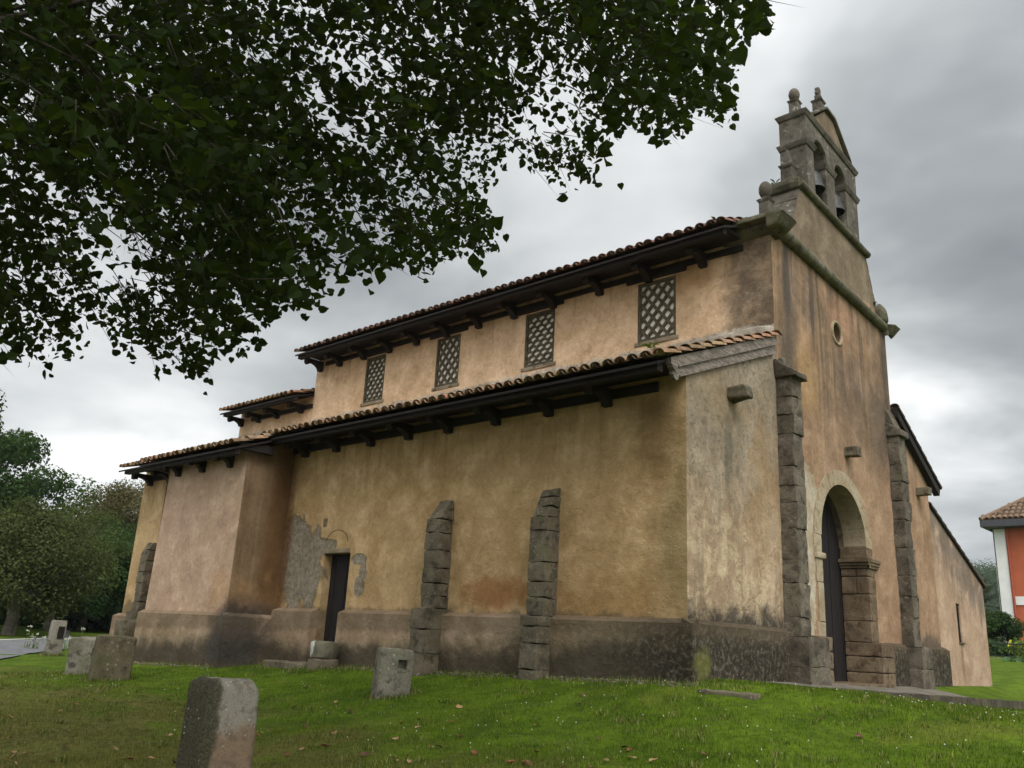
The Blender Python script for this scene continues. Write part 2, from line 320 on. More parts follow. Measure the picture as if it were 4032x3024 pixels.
M = {}
M['aisle'] = plaster('aisle_plaster', (0.365, 0.24, 0.115), (0.43, 0.295, 0.152), (0.48, 0.34, 0.195), paint_aisle)
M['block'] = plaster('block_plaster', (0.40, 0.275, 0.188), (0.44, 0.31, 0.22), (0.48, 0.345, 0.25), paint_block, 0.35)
M['plinth'] = plaster('plinth_plaster', (0.28, 0.20, 0.128), (0.34, 0.24, 0.16), (0.38, 0.28, 0.195), paint_plinth, 0.6)
M['west_aisle'] = plaster('west_aisle_plaster', (0.29, 0.205, 0.132), (0.35, 0.255, 0.168), (0.44, 0.335, 0.225), paint_west_aisle, 0.6)
M['nave'] = plaster('nave_plaster', (0.240, 0.152, 0.092), (0.29, 0.188, 0.118), (0.33, 0.218, 0.142), paint_nave, 0.45)
M['clere'] = plaster('clerestory_plaster', (0.57, 0.385, 0.235), (0.63, 0.44, 0.285), (0.67, 0.485, 0.33), paint_clere, 0.5)
M['annex'] = plaster('annex_plaster', (0.32, 0.22, 0.150), (0.36, 0.252, 0.175), (0.39, 0.282, 0.20), paint_annex, 0.35)
M['gable'] = plaster('gable_plaster', (0.15, 0.115, 0.078), (0.185, 0.142, 0.098), (0.215, 0.168, 0.12), None, 0.7)
M['stone'] = stone_mat('buttress_stone', (0.105, 0.088, 0.060), (0.165, 0.138, 0.096), 0.35, 0.25)
M['west_stone'] = stone_mat('west_stone', (0.085, 0.070, 0.052), (0.15, 0.126, 0.094), 0.4, 0.15, bl=14)
M['belfry'] = stone_mat('belfry_stone', (0.085, 0.073, 0.058), (0.135, 0.118, 0.096), 0.65, 0.1, bl=9)
M['cornice'] = stone_mat('cornice_stone', (0.095, 0.085, 0.058), (0.15, 0.135, 0.095), 0.3, 0.35, bl=12)
M['dress'] = stone_mat('dressed_sandstone', (0.29, 0.225, 0.145), (0.37, 0.31, 0.215), 0.2, 0.0, dark=(0.22, 0.15, 0.08))
M['reveal'] = stone_mat('reveal_sandstone', (0.11, 0.078, 0.048), (0.185, 0.135, 0.085), 0.25, 0.1, dark=(0.05, 0.032, 0.02))
M['lintel'] = stone_mat('lintel_stone', (0.20, 0.155, 0.10), (0.29, 0.23, 0.16), 0.3, 0.0)
M['gap'] = simple('dark_joint', (0.02, 0.017, 0.013), 1, 0.0)
M['blackwood'] = simple('black_eave_wood', (0.017, 0.013, 0.011), 0.75, 0.25, 0.4, 10, 0.3, (1, 6, 6))
M['greywood'] = simple('weathered_grey_wood', (0.17, 0.14, 0.12), 0.85, 0.2, 0.45, 7, 0.4, (6, 1, 5))
M['door'] = simple('dark_door_planks', (0.016, 0.013, 0.013), 0.7, 0.2, 0.3, 4, 0.15, (8, 8, 0.6))
M['lattice'] = simple('lattice_stone', (0.085, 0.070, 0.046), 0.9, 0.15, 0.3, 9, 0.3)
M['pane'] = simple('pale_alabaster', (0.72, 0.68, 0.59), 0.35, 0.5, 0.12, 6)
M['bronze'] = simple('bell_bronze', (0.035, 0.037, 0.034), 0.5, 0.5, 0.3, 12, 0.0, None, 0.6)
def tile_mat(name, cs, moss=0.4):
    n = NT(name, 0.9, 0.2); n.pos
    t = n.attr('tint'); f = n.noise(9, 4, 0.65); g = n.noise(30, 3, 0.6); b = n.noise(0.8, 3, 0.5)
    r = n.nd('ShaderNodeValToRGB'); n.L(t, r.inputs[0]); r.color_ramp.elements[0].color = (*cs[0], 1); r.color_ramp.elements[1].color = (*cs[-1], 1)
    for i in range(1, len(cs) - 1):
        k = r.color_ramp.elements.new(i / (len(cs) - 1)); k.color = (*cs[i], 1)
    c = n.mix(n.math('MULTIPLY', n.step(f, 0.42, 0.62), 0.6), r.outputs[0], (0.075, 0.066, 0.048))
    c = n.mix(n.math('MULTIPLY', n.step(n.math('ADD', b, n.math('MULTIPLY', g, 0.5)), 0.75, 0.95), moss), c, (0.10, 0.10, 0.04))
    c = n.mix(n.math('MULTIPLY', n.step(g, 0.62, 0.7), 0.35), c, (0.28, 0.26, 0.20))
    n.col(c); n.bump(f, 0.4, 0.01)
    return n.m
M['tile'] = tile_mat('roof_tile', [(0.14, 0.08, 0.05), (0.25, 0.145, 0.08), (0.33, 0.22, 0.125), (0.33, 0.16, 0.095), (0.22, 0.155, 0.10)])
M['tile_dark'] = tile_mat('nave_roof_tile', [(0.085, 0.05, 0.04), (0.13, 0.07, 0.05), (0.18, 0.085, 0.06), (0.11, 0.065, 0.055)], 0.15)
M['house_tile'] = tile_mat('house_tile', [(0.13, 0.085, 0.055), (0.20, 0.125, 0.08), (0.17, 0.105, 0.065)], 0.1)

# ------------------------------------------------------------------ mesh helpers
def link(name, me, mats, parent=None, label=None, cat=None, group=None, kind=None):
    o = bpy.data.objects.new(name, me); COL.objects.link(o)
    for m in (mats if isinstance(mats, (list, tuple)) else [mats]): me.materials.append(m)
    if parent: o.parent = parent
    tag(o, label, cat, group, kind); return o
def tag(o, label=None, cat=None, group=None, kind=None):
    if label: o['label'] = label
    if cat: o['category'] = cat
    if group: o['group'] = group
    if kind: o['kind'] = kind
    return o
def thing(name, loc, label, cat, group=None):
    o = bpy.data.objects.new(name, None); COL.objects.link(o); o.location = loc; o.empty_display_size = 0.2
    return tag(o, label, cat, group)

class MB:
    def __init__(s): s.v = []; s.f = []; s.mi = []; s.t = []
    def add(s, vs, fs, mi=0, tint=0.5):
        b = len(s.v); s.v += [tuple(v) for v in vs]; s.t += [tint] * len(vs)
        for f in fs: s.f.append([i + b for i in f]); s.mi.append(mi)
    def box(s, x0, x1, y0, y1, z0, z1, mi=0, tint=0.5):
        vs = [(x, y, z) for z in (z0, z1) for y in (y0, y1) for x in (x0, x1)]
        s.add(vs, [(0, 2, 3, 1), (4, 5, 7, 6), (0, 1, 5, 4), (2, 6, 7, 3), (0, 4, 6, 2), (1, 3, 7, 5)], mi, tint)
    def hexa(s, c, mi=0, tint=0.5):          # 8 corners ordered like box
        s.add(c, [(0, 2, 3, 1), (4, 5, 7, 6), (0, 1, 5, 4), (2, 6, 7, 3), (0, 4, 6, 2), (1, 3, 7, 5)], mi, tint)
    def prism(s, prof, to, w0, w1, mi=0, tint=0.5):    # prof 2d list, to(u,v,w)->3d
        n = len(prof)
        vs = [to(u, v, w0) for u, v in prof] + [to(u, v, w1) for u, v in prof]
        fs = [tuple(range(n)), tuple(range(2 * n - 1, n - 1, -1))] + [(i, i + n, (i + 1) % n + n, (i + 1) % n) for i in range(n)]
        s.add(vs, fs, mi, tint)
    def tube(s, pts, rad, n=8, mi=0, tint=0.5, cap=True):
        pts = [Vector(p) for p in pts]; k = len(pts)
        if not isinstance(rad, (list, tuple)): rad = [rad] * k
        vs = []; up = None
        for i, p in enumerate(pts):
            d = (pts[min(i + 1, k - 1)] - pts[max(i - 1, 0)]).normalized()
            if up is None: up = d.orthogonal().normalized()
            up = (up - d * up.dot(d)); up = up.normalized() if up.length > 1e-6 else d.orthogonal().normalized()
            sd_ = d.cross(up)
            for j in range(n):
                a = 2 * math.pi * j / n; vs.append(p + (up * math.cos(a) + sd_ * math.sin(a)) * rad[i])
        fs = [(i * n + j, i * n + (j + 1) % n, (i + 1) * n + (j + 1) % n, (i + 1) * n + j) for i in range(k - 1) for j in range(n)]
        if cap: fs += [tuple(range(n - 1, -1, -1)), tuple(range((k - 1) * n, k * n))]
        s.add(vs, fs, mi, tint)
    def lathe(s, c, prof, n=20, mi=0, tint=0.5):        # prof [(r,z)]
        vs = [(c[0] + r * math.cos(2 * math.pi * j / n), c[1] + r * math.sin(2 * math.pi * j / n), c[2] + z) for r, z in prof for j in range(n)]
        fs = [(i * n + j, i * n + (j + 1) % n, (i + 1) * n + (j + 1) % n, (i + 1) * n + j) for i in range(len(prof) - 1) for j in range(n)]
        fs += [tuple(range(n - 1, -1, -1)), tuple(range((len(prof) - 1) * n, len(prof) * n))]
        s.add(vs, fs, mi, tint)
    def stone(s, corners, r=0.03, n=5, amp=0.012, seed=0, mi=0, tint=0.5, top_amp=0.0):
        """a rounded, weathered block filling the 8-corner cell"""
        C = [Vector(c) for c in corners]
        lx = (C[1] - C[0]).length; ly = (C[2] - C[0]).length; lz = (C[4] - C[0]).length
        H = Vector((lx / 2, ly / 2, lz / 2)); r = min(r, H.x * 0.9, H.y * 0.9, H.z * 0.9)
        bm = bmesh.new(); bmesh.ops.create_cube(bm, size=2); bmesh.ops.subdivide_edges(bm, edges=bm.edges[:], cuts=n, use_grid_fill=True)
        for v in bm.verts:
            q = Vector((v.co.x * H.x, v.co.y * H.y, v.co.z * H.z))
            # pull grid lines towards the edges so that the rounding has vertices
            for a in range(3):
                t = q[a] / H[a]; q[a] = H[a] * (math.copysign(abs(t) ** 0.6, t))
            inn = Vector([max(-(H[a] - r), min(H[a] - r, q[a])) for a in range(3)])
            d = q - inn; q = inn + (d.normalized() * r if d.length > 1e-9 else d)
            u, w, z = (q.x / lx + .5, q.y / ly + .5, q.z / lz + .5)
            b0 = (C[0] * (1 - u) + C[1] * u) * (1 - w) + (C[2] * (1 - u) + C[3] * u) * w
            b1 = (C[4] * (1 - u) + C[5] * u) * (1 - w) + (C[6] * (1 - u) + C[7] * u) * w
            P = b0 * (1 - z) + b1 * z
            sv = Vector((seed * 3.1, seed * 1.7, seed * 0.9))
            P += Vector(mnoise.noise_vector(P * 4 + sv)) * amp + Vector(mnoise.noise_vector(P * 13 + sv)) * amp * 0.5
            if top_amp and z > 0.8: P.z += top_amp * mnoise.noise(P * 9 + sv)
            v.co = P
        bm.verts.index_update()
        s.add([v.co[:] for v in bm.verts], [[v.index for v in f.verts] for f in bm.faces], mi, tint); bm.free()
    def build(s, name, mats, parent=None, smooth=False, fix=None, recalc=True, **kw):
        if fix: s.v = [fix(*v) for v in s.v]
        me = bpy.data.meshes.new(name); me.from_pydata(s.v, [], s.f)
        at = me.attributes.new('tint', 'FLOAT', 'POINT'); at.data.foreach_set('value', s.t)
        me.polygons.foreach_set('material_index', s.mi)
        if recalc:
            bm = bmesh.new(); bm.from_mesh(me); bmesh.ops.recalc_face_normals(bm, faces=bm.faces[:]); bm.to_mesh(me); bm.free()
        if smooth:
            me.polygons.foreach_set('use_smooth', [True] * len(me.polygons))
            try: me.set_sharp_from_angle(angle=math.radians(40))
            except Exception: pass
        me.update()
        return link(name, me, mats, parent, **kw)

def bx(x0, x1, y0, y1, z0, z1): return [(x, y, z) for z in (z0, z1) for y in (y0, y1) for x in (x0, x1)]

def inside(p, poly):
    x, y = p; c = False; n = len(poly)
    for i in range(n):
        x1, y1 = poly[i]; x2, y2 = poly[(i + 1) % n]
        if (y1 > y) != (y2 > y) and x < (x2 - x1) * (y - y1) / (y2 - y1) + x1: c = not c
    return c
def resamp(poly, d):
    out = []
    for i in range(len(poly)):
        a = Vector(poly[i]); b = Vector(poly[(i + 1) % len(poly)]); k = max(1, int((b - a).length / d))
        out += [tuple(a.lerp(b, j / k)) for j in range(k)]
    return out
def plate(mb, outline, holes, to, thick, grid=0.25, amp=0.012, edge_amp=0.006, mi=0, sides=False):
    """a thick wall panel with holes, its face uneven like hand-laid render. to(u,v,w): w>0 goes into the wall"""
    loops = [resamp(outline, grid)] + [resamp(h, grid * 0.6) for h in holes]
    pts = []; edges = []; loop_ids = []
    for lp in loops:
        b = len(pts); pts += lp; k = len(lp)
        edges += [(b + i, b + (i + 1) % k) for i in range(k)]; loop_ids.append(list(range(b, b + k)))
    nb = len(pts)
    us = [p[0] for p in outline]; vs = [p[1] for p in outline]
    u = min(us) + grid * .5
    allb = np.array(pts)
    while u < max(us):
        v = min(vs) + grid * .5
        while v < max(vs):
            q = (u + random.uniform(-.2, .2) * grid, v + random.uniform(-.2, .2) * grid)
            if inside(q, outline) and not any(inside(q, h) for h in holes) and np.min(np.hypot(allb[:, 0] - q[0], allb[:, 1] - q[1])) > grid * 0.4:
                pts.append(q)
            v += grid
        u += grid
    r = delaunay_2d_cdt([Vector(p) for p in pts], edges, [], 0, 1e-5)
    V2, F = r[0], r[2]; orig = r[3]
    bset = set()
    for i, ol in enumerate(orig):
        if any(k < nb for k in ol): bset.add(i)
    vs3 = []
    for i, p in enumerate(V2):
        q = Vector(to(p.x, p.y, 0))
        w = (mnoise.noise(q * 0.9) * 0.6 + mnoise.noise(q * 2.6) * 0.4) * (amp if i not in bset else edge_amp)
        vs3.append(to(p.x, p.y, w))
    fs = []
    for f in F:
        cx = sum(V2[i].x for i in f) / len(f); cy = sum(V2[i].y for i in f) / len(f)
        if inside((cx, cy), outline) and not any(inside((cx, cy), h) for h in holes): fs.append(tuple(f))
    inv = {}
    for i, ol in enumerate(orig):
        for k in ol: inv[k] = i
    for ids in (loop_ids if sides else loop_ids[1:]):
        base = len(vs3)
        for k in ids:
            p = V2[inv[k]]; vs3.append(to(p.x, p.y, thick))
        n = len(ids)
        for j in range(n): fs.append((inv[ids[j]], inv[ids[(j + 1) % n]], base + (j + 1) % n, base + j))
    mb.add(vs3, fs, mi)

# ------------------------------------------------------------------ ground
def lerpc(x, xs, ys): return np.interp(x, xs, ys)
def G(x, y):
    x = np.asarray(x, float); y = np.asarray(y, float)
    B = np.clip(0.17 + 0.032 * x, -0.36, 0.19)
    s1 = lerpc(x, [-16, -8, -3.4, 6], [0.03, 0.10, 0.18, 0.17]); s2 = lerpc(x, [-16, -8, -3, 6], [0.01, 0.045, 0.085, 0.08])
    t = np.maximum(-y, 0); south = B - s1 * np.minimum(t, 3) - s2 * np.clip(t - 3, 0, 14)
    east = lerpc(x, [-3000, -46, -21, -16], [0.2, 0.12, -0.36, -0.36])
    yy = np.maximum(y, 0)
    north = np.interp(yy, [0, 2, 4.4, 8.65, 10.7, 14], [0.19, 0.13, -0.01, -0.22, -0.28, -0.30]) + 0.066 * np.clip(yy - 14, 0, 24)
    S_ = np.clip((1.1 - x) / 1.1, 0, 1) * np.clip((y - 12.5) / 1.0, 0, 1) * 0.30 - np.clip((1.05 - x) / 0.1, 0, 1) * np.clip((y - 1.2) / 0.3, 0, 1) * np.clip((13.2 - y) / 0.5, 0, 1) * 0.25
    north = np.where(x > -16, north + S_, -0.36)
    z = np.where(y > 0, north, south)
    z = np.where((x < -12) & (y > 0), np.minimum(B, 0.0) + 0 * y, z)
    z = np.where(x < -16, east, z)
    z = z - 0.075 * np.clip(x - 0.95, 0, 2.0) * np.clip((y + 5) / 3, 0, 1)
    bump = 0.018 * np.sin(x * 1.7 + 0.6 * y) * np.sin(y * 1.3 - 0.4 * x) + 0.01 * np.sin(x * 4.1 + 1.3) * np.sin(y * 3.7)
    return z + bump * np.clip(t / 0.8, 0, 1)
def g(x, y): return float(G(x, y))

def lawn_color(n):
    big = n.noise(0.45, 4, 0.6); mid = n.noise(1.6, 5, 0.7, dist=0.5); fine = n.noise(11, 4, 0.7)
    c = n.mix(n.step(mid, 0.35, 0.7), (0.052, 0.094, 0.004), (0.106, 0.168, 0.008))
    # worn, straw-coloured turf under the tree
    wy = n.math('MULTIPLY_ADD', n.math('SUBTRACT', mid, 0.5), 4.2, n.y)
    worn = n.step(wy, -3.2, -5.6)
    pat = n.math('MULTIPLY', n.step(n.noise(0.62, 5, 0.62, dist=0.4), 0.50, 0.60), n.step(n.y, -2.2, -4.2))
    worn = n.math('MAXIMUM', worn, pat)
    c = n.mix(n.math('MULTIPLY', worn, 0.72), c, n.mix(n.step(fine, 0.35, 0.65), (0.120, 0.105, 0.028), (0.175, 0.14, 0.050)))
    c = n.mix(n.math('MULTIPLY', n.step(big, 0.56, 0.70), 0.4), c, (0.145, 0.150, 0.026))
    return c, fine
def ground_material():
    n = NT('lawn_soil', 0.95, 0.1); n.pos
    c, fine = lawn_color(n)
    c = n.mix(n.math('MULTIPLY', n.step(fine, 0.55, 0.35), 0.5), c, (0.035, 0.04, 0.012))
    n.col(c); n.bump(n.noise(35, 3, 0.7), 0.8, 0.03); return n.m
M['ground'] = ground_material()
def axis(a, b, fine0, fine1, d):
    xs = list(np.arange(fine0, fine1 + 1e-6, d)); st = d; x = fine1
    while x < b: st *= 1.35; x = min(b, x + st); xs.append(x)
    st = d; x = fine0
    while x > a: st *= 1.35; x = max(a, x - st); xs.insert(0, x)
    return np.array(xs)
def grid_mesh(name, xs, ys, zf, mat, dz=0.0, **kw):
    X, Y = np.meshgrid(xs, ys); Z = zf(X, Y) + dz
    v = np.stack([X.ravel(), Y.ravel(), Z.ravel()], 1); nx, ny = len(xs), len(ys)
    f = [(j * nx + i, j * nx + i + 1, (j + 1) * nx + i + 1, (j + 1) * nx + i) for j in range(ny - 1) for i in range(nx - 1)]
    me = bpy.data.meshes.new(name); me.from_pydata(v.tolist(), [], f); me.polygons.foreach_set('use_smooth', [True] * len(f)); me.update()
    return link(name, me, mat, **kw)
grid_mesh('ground', axis(-600, 600, -26, 9, 0.3), axis(-300, 700, -13, 16, 0.3), G, M['ground'], kind='structure', label='mown green lawn sloping up to the church walls')

def strip(name, near, far, mat, dz, n=12, m=4, **kw):
    def smp(pl, t):
        k = t * (len(pl) - 1); i = min(int(k), len(pl) - 2); a = Vector(pl[i]).lerp(Vector(pl[i + 1]), k - i); return a
    vs = []; fs = []
    for i in range(n * 4 + 1):
        for j in range(m + 1):
            p = smp(near, i / (n * 4)).lerp(smp(far, i / (n * 4)), j / m); vs.append((p.x, p.y, g(p.x, p.y) + dz))
    for i in range(n * 4):
        for j in range(m): a = i * (m + 1) + j; fs.append((a, a + 1, a + m + 2, a + m + 1))
    me = bpy.data.meshes.new(name); me.from_pydata(vs, [], fs); me.update()
    return link(name, me, mat, **kw)
nr = [(-8.5, -13), (-11.2, -7), (-14.4, -2.9), (-19.8, 0.66), (-27, 3.6), (-45, 10)]
fr = [(-19, -20), (-21.5, -8), (-24.4, 0.4), (-26.5, 2.6), (-34, 6.2), (-50, 14)]
M['road'] = simple('asphalt', (0.135, 0.135, 0.14), 0.9, 0.2, 0.2, 3, 0.1)
strip('road', nr, fr, M['road'], 0.03, kind='structure')
M['line'] = simple('road_paint', (0.62, 0.62, 0.60), 0.8, 0.2, 0.15, 5)
strip('road_line', [tuple(Vector(a).lerp(Vector(b), 0.94)) for a, b in zip(nr, fr)], [tuple(Vector(a).lerp(Vector(b), 0.97)) for a, b in zip(nr, fr)], M['line'], 0.036, m=1, kind='structure')

# platform and kerb along the west front
def kz(y): return 0.205 - 0.031 * y
def plat(x, y):
    wz = np.interp(y, [2, 4, 6, 9.9, 13.6], [0.17, 0.15, 0.10, 0.085, 0.06]); k = kz(y) - 0.01
    return k + (wz - k) * np.clip((1.0 - x) / 0.9, 0, 1)
M['paving'] = simple('worn_paving', (0.14, 0.125, 0.10), 0.95, 0.15, 0.35, 5, 0.4)
grid_mesh('paving', np.linspace(-0.1, 1.0, 8), np.linspace(1.6, 8.2, 24), plat, M['paving'], kind='structure')
grid_mesh('grass_verge', np.linspace(-0.1, 1.0, 8), np.linspace(8.2, 14.5, 24), plat, M['ground'], kind='structure')
kb = MB()
y = 1.5; i = 0
while y < 15.5:
    l = 0.85 + 0.25 * random.random()
    kb.stone([(x, yy, z) for z in (-0.5, 1) for yy in (y, y + l - 0.012) for x in (1.0, 1.16)][:0] or
             [(1.0, y, kz(y) - 0.45), (1.16, y, kz(y) - 0.45), (1.0, y + l - .012, kz(y + l) - 0.45), (1.16, y + l - .012, kz(y + l) - 0.45),
              (1.0, y, kz(y)), (1.16, y, kz(y)), (1.0, y + l - .012, kz(y + l)), (1.16, y + l - .012, kz(y + l))], 0.02, 4, 0.012, i)
    y += l; i += 1
M['kerbstone'] = stone_mat('kerb_stone', (0.05, 0.042, 0.030), (0.10, 0.082, 0.058), 0.25, 0.4)
kb.build('kerb', M['kerbstone'], smooth=True, kind='structure')

# ------------------------------------------------------------------ church
YA, YR, YQ, YN = 2.73, 7.93, 9.90, 13.45
church = thing('church', (0, 0, 0), 'old ochre plastered stone church with stepped tiled roofs and a bell gable', 'church')
def T_south(y0): return lambda u, v, w: (u, y0 + w, v)
def T_west(x0): return lambda u, v, w: (x0 - w, u, v)
def T_east(x0): return lambda u, v, w: (x0 + w, u, v)
def SH(x, y, z):      # the old front leans a little
    return (x, y, z * (1 - 0.0074 * (y - 2.73))) if y > 2.73 else (x, y, z)

# south aisle long wall
DX0, DX1, DZ0, DZ1 = -7.585, -6.83, 0.25, 1.865
mb = MB()
plate(mb, [(-15.42, -0.7), (0, -0.7), (0, 4.22), (-15.42, 4.22)], [[(DX0, DZ0), (DX1, DZ0), (DX1, DZ1), (DX0, DZ1)]], T_south(0), 0.45, 0.28, 0.02, 0.0)
plate(mb, [(0, -0.7), (2.6, -0.7), (2.6, 4.6), (0, 4.2)], [], T_east(-15.42), 0.3, 0.5, 0.0, 0.0)
mb.build('aisle_wall', M['aisle'], church, smooth=True)
mb = MB()
plate(mb, [(0, -0.6), (YA + 0.1, -0.6), (YA + 0.1, 5.33), (0, 4.24)], [], T_west(0), 0.4, 0.28, 0.02, 0.0)
mb.build('aisle_front_wall', M['west_aisle'], church, smooth=True)
# projecting block
mb = MB()
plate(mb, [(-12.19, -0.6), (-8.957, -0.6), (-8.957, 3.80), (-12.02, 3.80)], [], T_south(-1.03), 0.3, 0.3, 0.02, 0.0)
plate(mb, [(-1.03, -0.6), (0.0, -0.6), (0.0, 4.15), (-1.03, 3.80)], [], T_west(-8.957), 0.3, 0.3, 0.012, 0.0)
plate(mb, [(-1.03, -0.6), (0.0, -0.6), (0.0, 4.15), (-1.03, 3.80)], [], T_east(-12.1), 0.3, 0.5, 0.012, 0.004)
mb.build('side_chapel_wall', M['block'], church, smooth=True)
# clerestory
mb = MB()
WIN = [(-2.63, -1.82), (-5.375, -4.595), (-8.025, -7.27), (-10.545, -9.81)]
WZ0, WZ1 = 5.80, 6.945
plate(mb, [(-12.6, 4.6), (0, 4.6), (0, 7.36), (-12.6, 7.36)], [[(a, WZ0), (b, WZ0), (b, WZ1), (a, WZ1)] for a, b in WIN], T_south(YA), 0.35, 0.28, 0.02, 0.0)
plate(mb, [(YA, 4.0), (YR, 4.0), (YR, 7.3), (5.3, 8.2), (YA, 7.36)], [], T_east(-12.6), 0.3, 0.6, 0.0, 0.0)
plate(mb, [(-16.13, 3.9), (-12.55, 3.9), (-12.55, 6.32), (-16.13, 6.32)], [], T_south(YA + 0.03), 0.3, 0.3, 0.015, 0.0)
plate(mb, [(YA + 0.03, -0.5), (YR, -0.5), (YR, 6.3), (5.3, 7.2), (YA + 0.03, 6.32)], [], T_east(-16.13), 0.3, 0.6, 0.0, 0.0)
mb.box(-16.0, -0.6, YR - 0.1, YR, 3.0, 7.3)
mb.build('clerestory_wall', M['clere'], church, smooth=True)
# west front of the nave
AC, AR, AZ = 5.10, 0.965, 2.41
def arch(r, z0, n=20, yc=AC, az=AZ, rz=1.0): return [(yc - r, z0)] + [(yc - r * math.cos(math.pi * i / n), az + r * rz * math.sin(math.pi * i / n)) for i in range(n + 1)] + [(yc + r, z0)]
mb = MB()
circ = [(5.30 + 0.205 * math.cos(2 * math.pi * i / 20), 6.235 + 0.2 * math.sin(2 * math.pi * i / 20)) for i in range(20)]
plate(mb, [(YA - 0.003, -0.4), (YR, -0.4), (YR, 7.42), (YA - 0.003, 7.42)], [arch(1.1, -0.1), circ], T_west(0.004), 0.5, 0.28, 0.02, 0.004)
mb.prism(circ, T_west(0), 0.2, 0.24)
plate(mb, [(YR - 0.2, 4.5), (YR, 4.5), (YR, 7.36), (YR - 0.2, 7.36)], [], T_west(-0.01), 0.5, 0.3, 0, 0)
plate(mb, [(YR + 0.002, -0.4), (YQ, -0.4), (YQ, 4.32), (YR + 0.002, 5.36)], [], T_west(0), 0.4, 0.3, 0.02, 0.004)
mb.box(-0.5, -0.006, YR - 0.05, YR, 5.0, 7.38)
mb.build('west_front_wall', M['nave'], church, smooth=True)
mb = MB()
plate(mb, [(YQ + 0.012, -0.4), (YN, -0.4), (YN, 2.30), (YQ + 0.012, 3.72)], [[(11.19, 0.96), (11.45, 0.96), (11.45, 1.78), (11.19, 1.78)]], T_west(-0.006), 0.05, 0.3, 0.015, 0.0)
mb.box(-14, -0.3, YN - 0.2, YN, -0.4, 2.28)
mb.build('annex_wall', M['annex'], church, smooth=True)
mb = MB(); mb.box(-0.06, -0.035, 11.17, 11.47, 0.94, 1.80); mb.build('slit_window', M['gap'], church)
mb = MB(); mb.stone(bx(-0.05, 0.04, 11.15, 11.52, 0.93, 0.965), 0.01, 3, 0.004); mb.build('slit_sill', M['reveal'], church)

# plinth
def plinth_part(poly, ztop, zbot=-0.7, seed=0):
    """poly: ccw outer line of points (x,y); front faces get a weathered top slope back to the wall"""
def pl_done():
    global mb
    mb.build('plinth', M['plinth'], church, smooth=True); mb = MB()
mb = MB()
def pl_south(x0, x1, y0, yw, zt, ends=(0, 0)):
    plate(mb, [(x0, -0.7), (x1, -0.7), (x1, zt), (x0, zt)], [], T_south(y0), 0.1, 0.22, 0.022, 0.008)
    mb.hexa([(x0, y0, zt - .05), (x1, y0, zt - .05), (x0, yw, zt - .05), (x1, yw, zt - .05), (x0, y0 + .004, zt), (x1, y0 + .004, zt), (x0, yw, zt + 0.06), (x1, yw, zt + 0.06)])
def pl_west(y0, y1, x0, xw, zt):
    plate(mb, [(y0, -0.7), (y1, -0.7), (y1, zt), (y0, zt)], [], T_west(x0), 0.1, 0.22, 0.022, 0.008)
    mb.hexa([(xw, y0, zt - .05), (x0, y0, zt - .05), (xw, y1, zt - .05), (x0, y1, zt - .05), (xw, y0, zt + 0.06), (x0 - .004, y0, zt), (xw, y1, zt + .06), (x0 - .004, y1, zt)])
pl_south(-6.82, 0.15, -0.15, 0.002, 0.83)
plate(mb, [(-0.15, -0.7), (0.002, -0.7), (0.002, 0.86), (-0.15, 0.83)], [], T_east(-6.82), 0.1, 0.2, 0.004, 0.004)
pl_west(-0.15, 2.66, 0.15, 0.002, 0.83); pl_done()
pl_south(-8.86, -7.6, -0.15, 0.002, 0.83)
plate(mb, [(-0.15, -0.7), (0.002, -0.7), (0.002, 0.86), (-0.15, 0.83)], [], T_west(-7.6), 0.1, 0.2, 0.004, 0.004); pl_done()
pl_south(-12.20, -8.85, -1.14, -1.028, 0.68)
pl_west(-1.14, 0.002, -8.85, -8.955, 0.68); pl_done()
pl_south(-15.62, -12.0, -0.13, 0.002, 0.60)
plate(mb, [(-0.13, -0.7), (2.0, -0.7), (2.0, 0.6), (-0.13, 0.6)], [], T_east(-15.62), 0.1, 0.4, 0.004, 0.004); pl_done()
pl_west(6.66, 7.62, 0.12, 0.002, 0.76); pl_done()
pl_west(7.9, 10.02, 0.12, -0.004, 0.77)
plate(mb, [(-0.2, -0.7), (0.12, -0.7), (0.12, 0.77), (-0.2, 0.80)], [], lambda u, v, w: (u, 10.02 - w, v), 0.05, 0.2, 0.0, 0.0)
mb.build('plinth', M['plinth'], church, smooth=True)

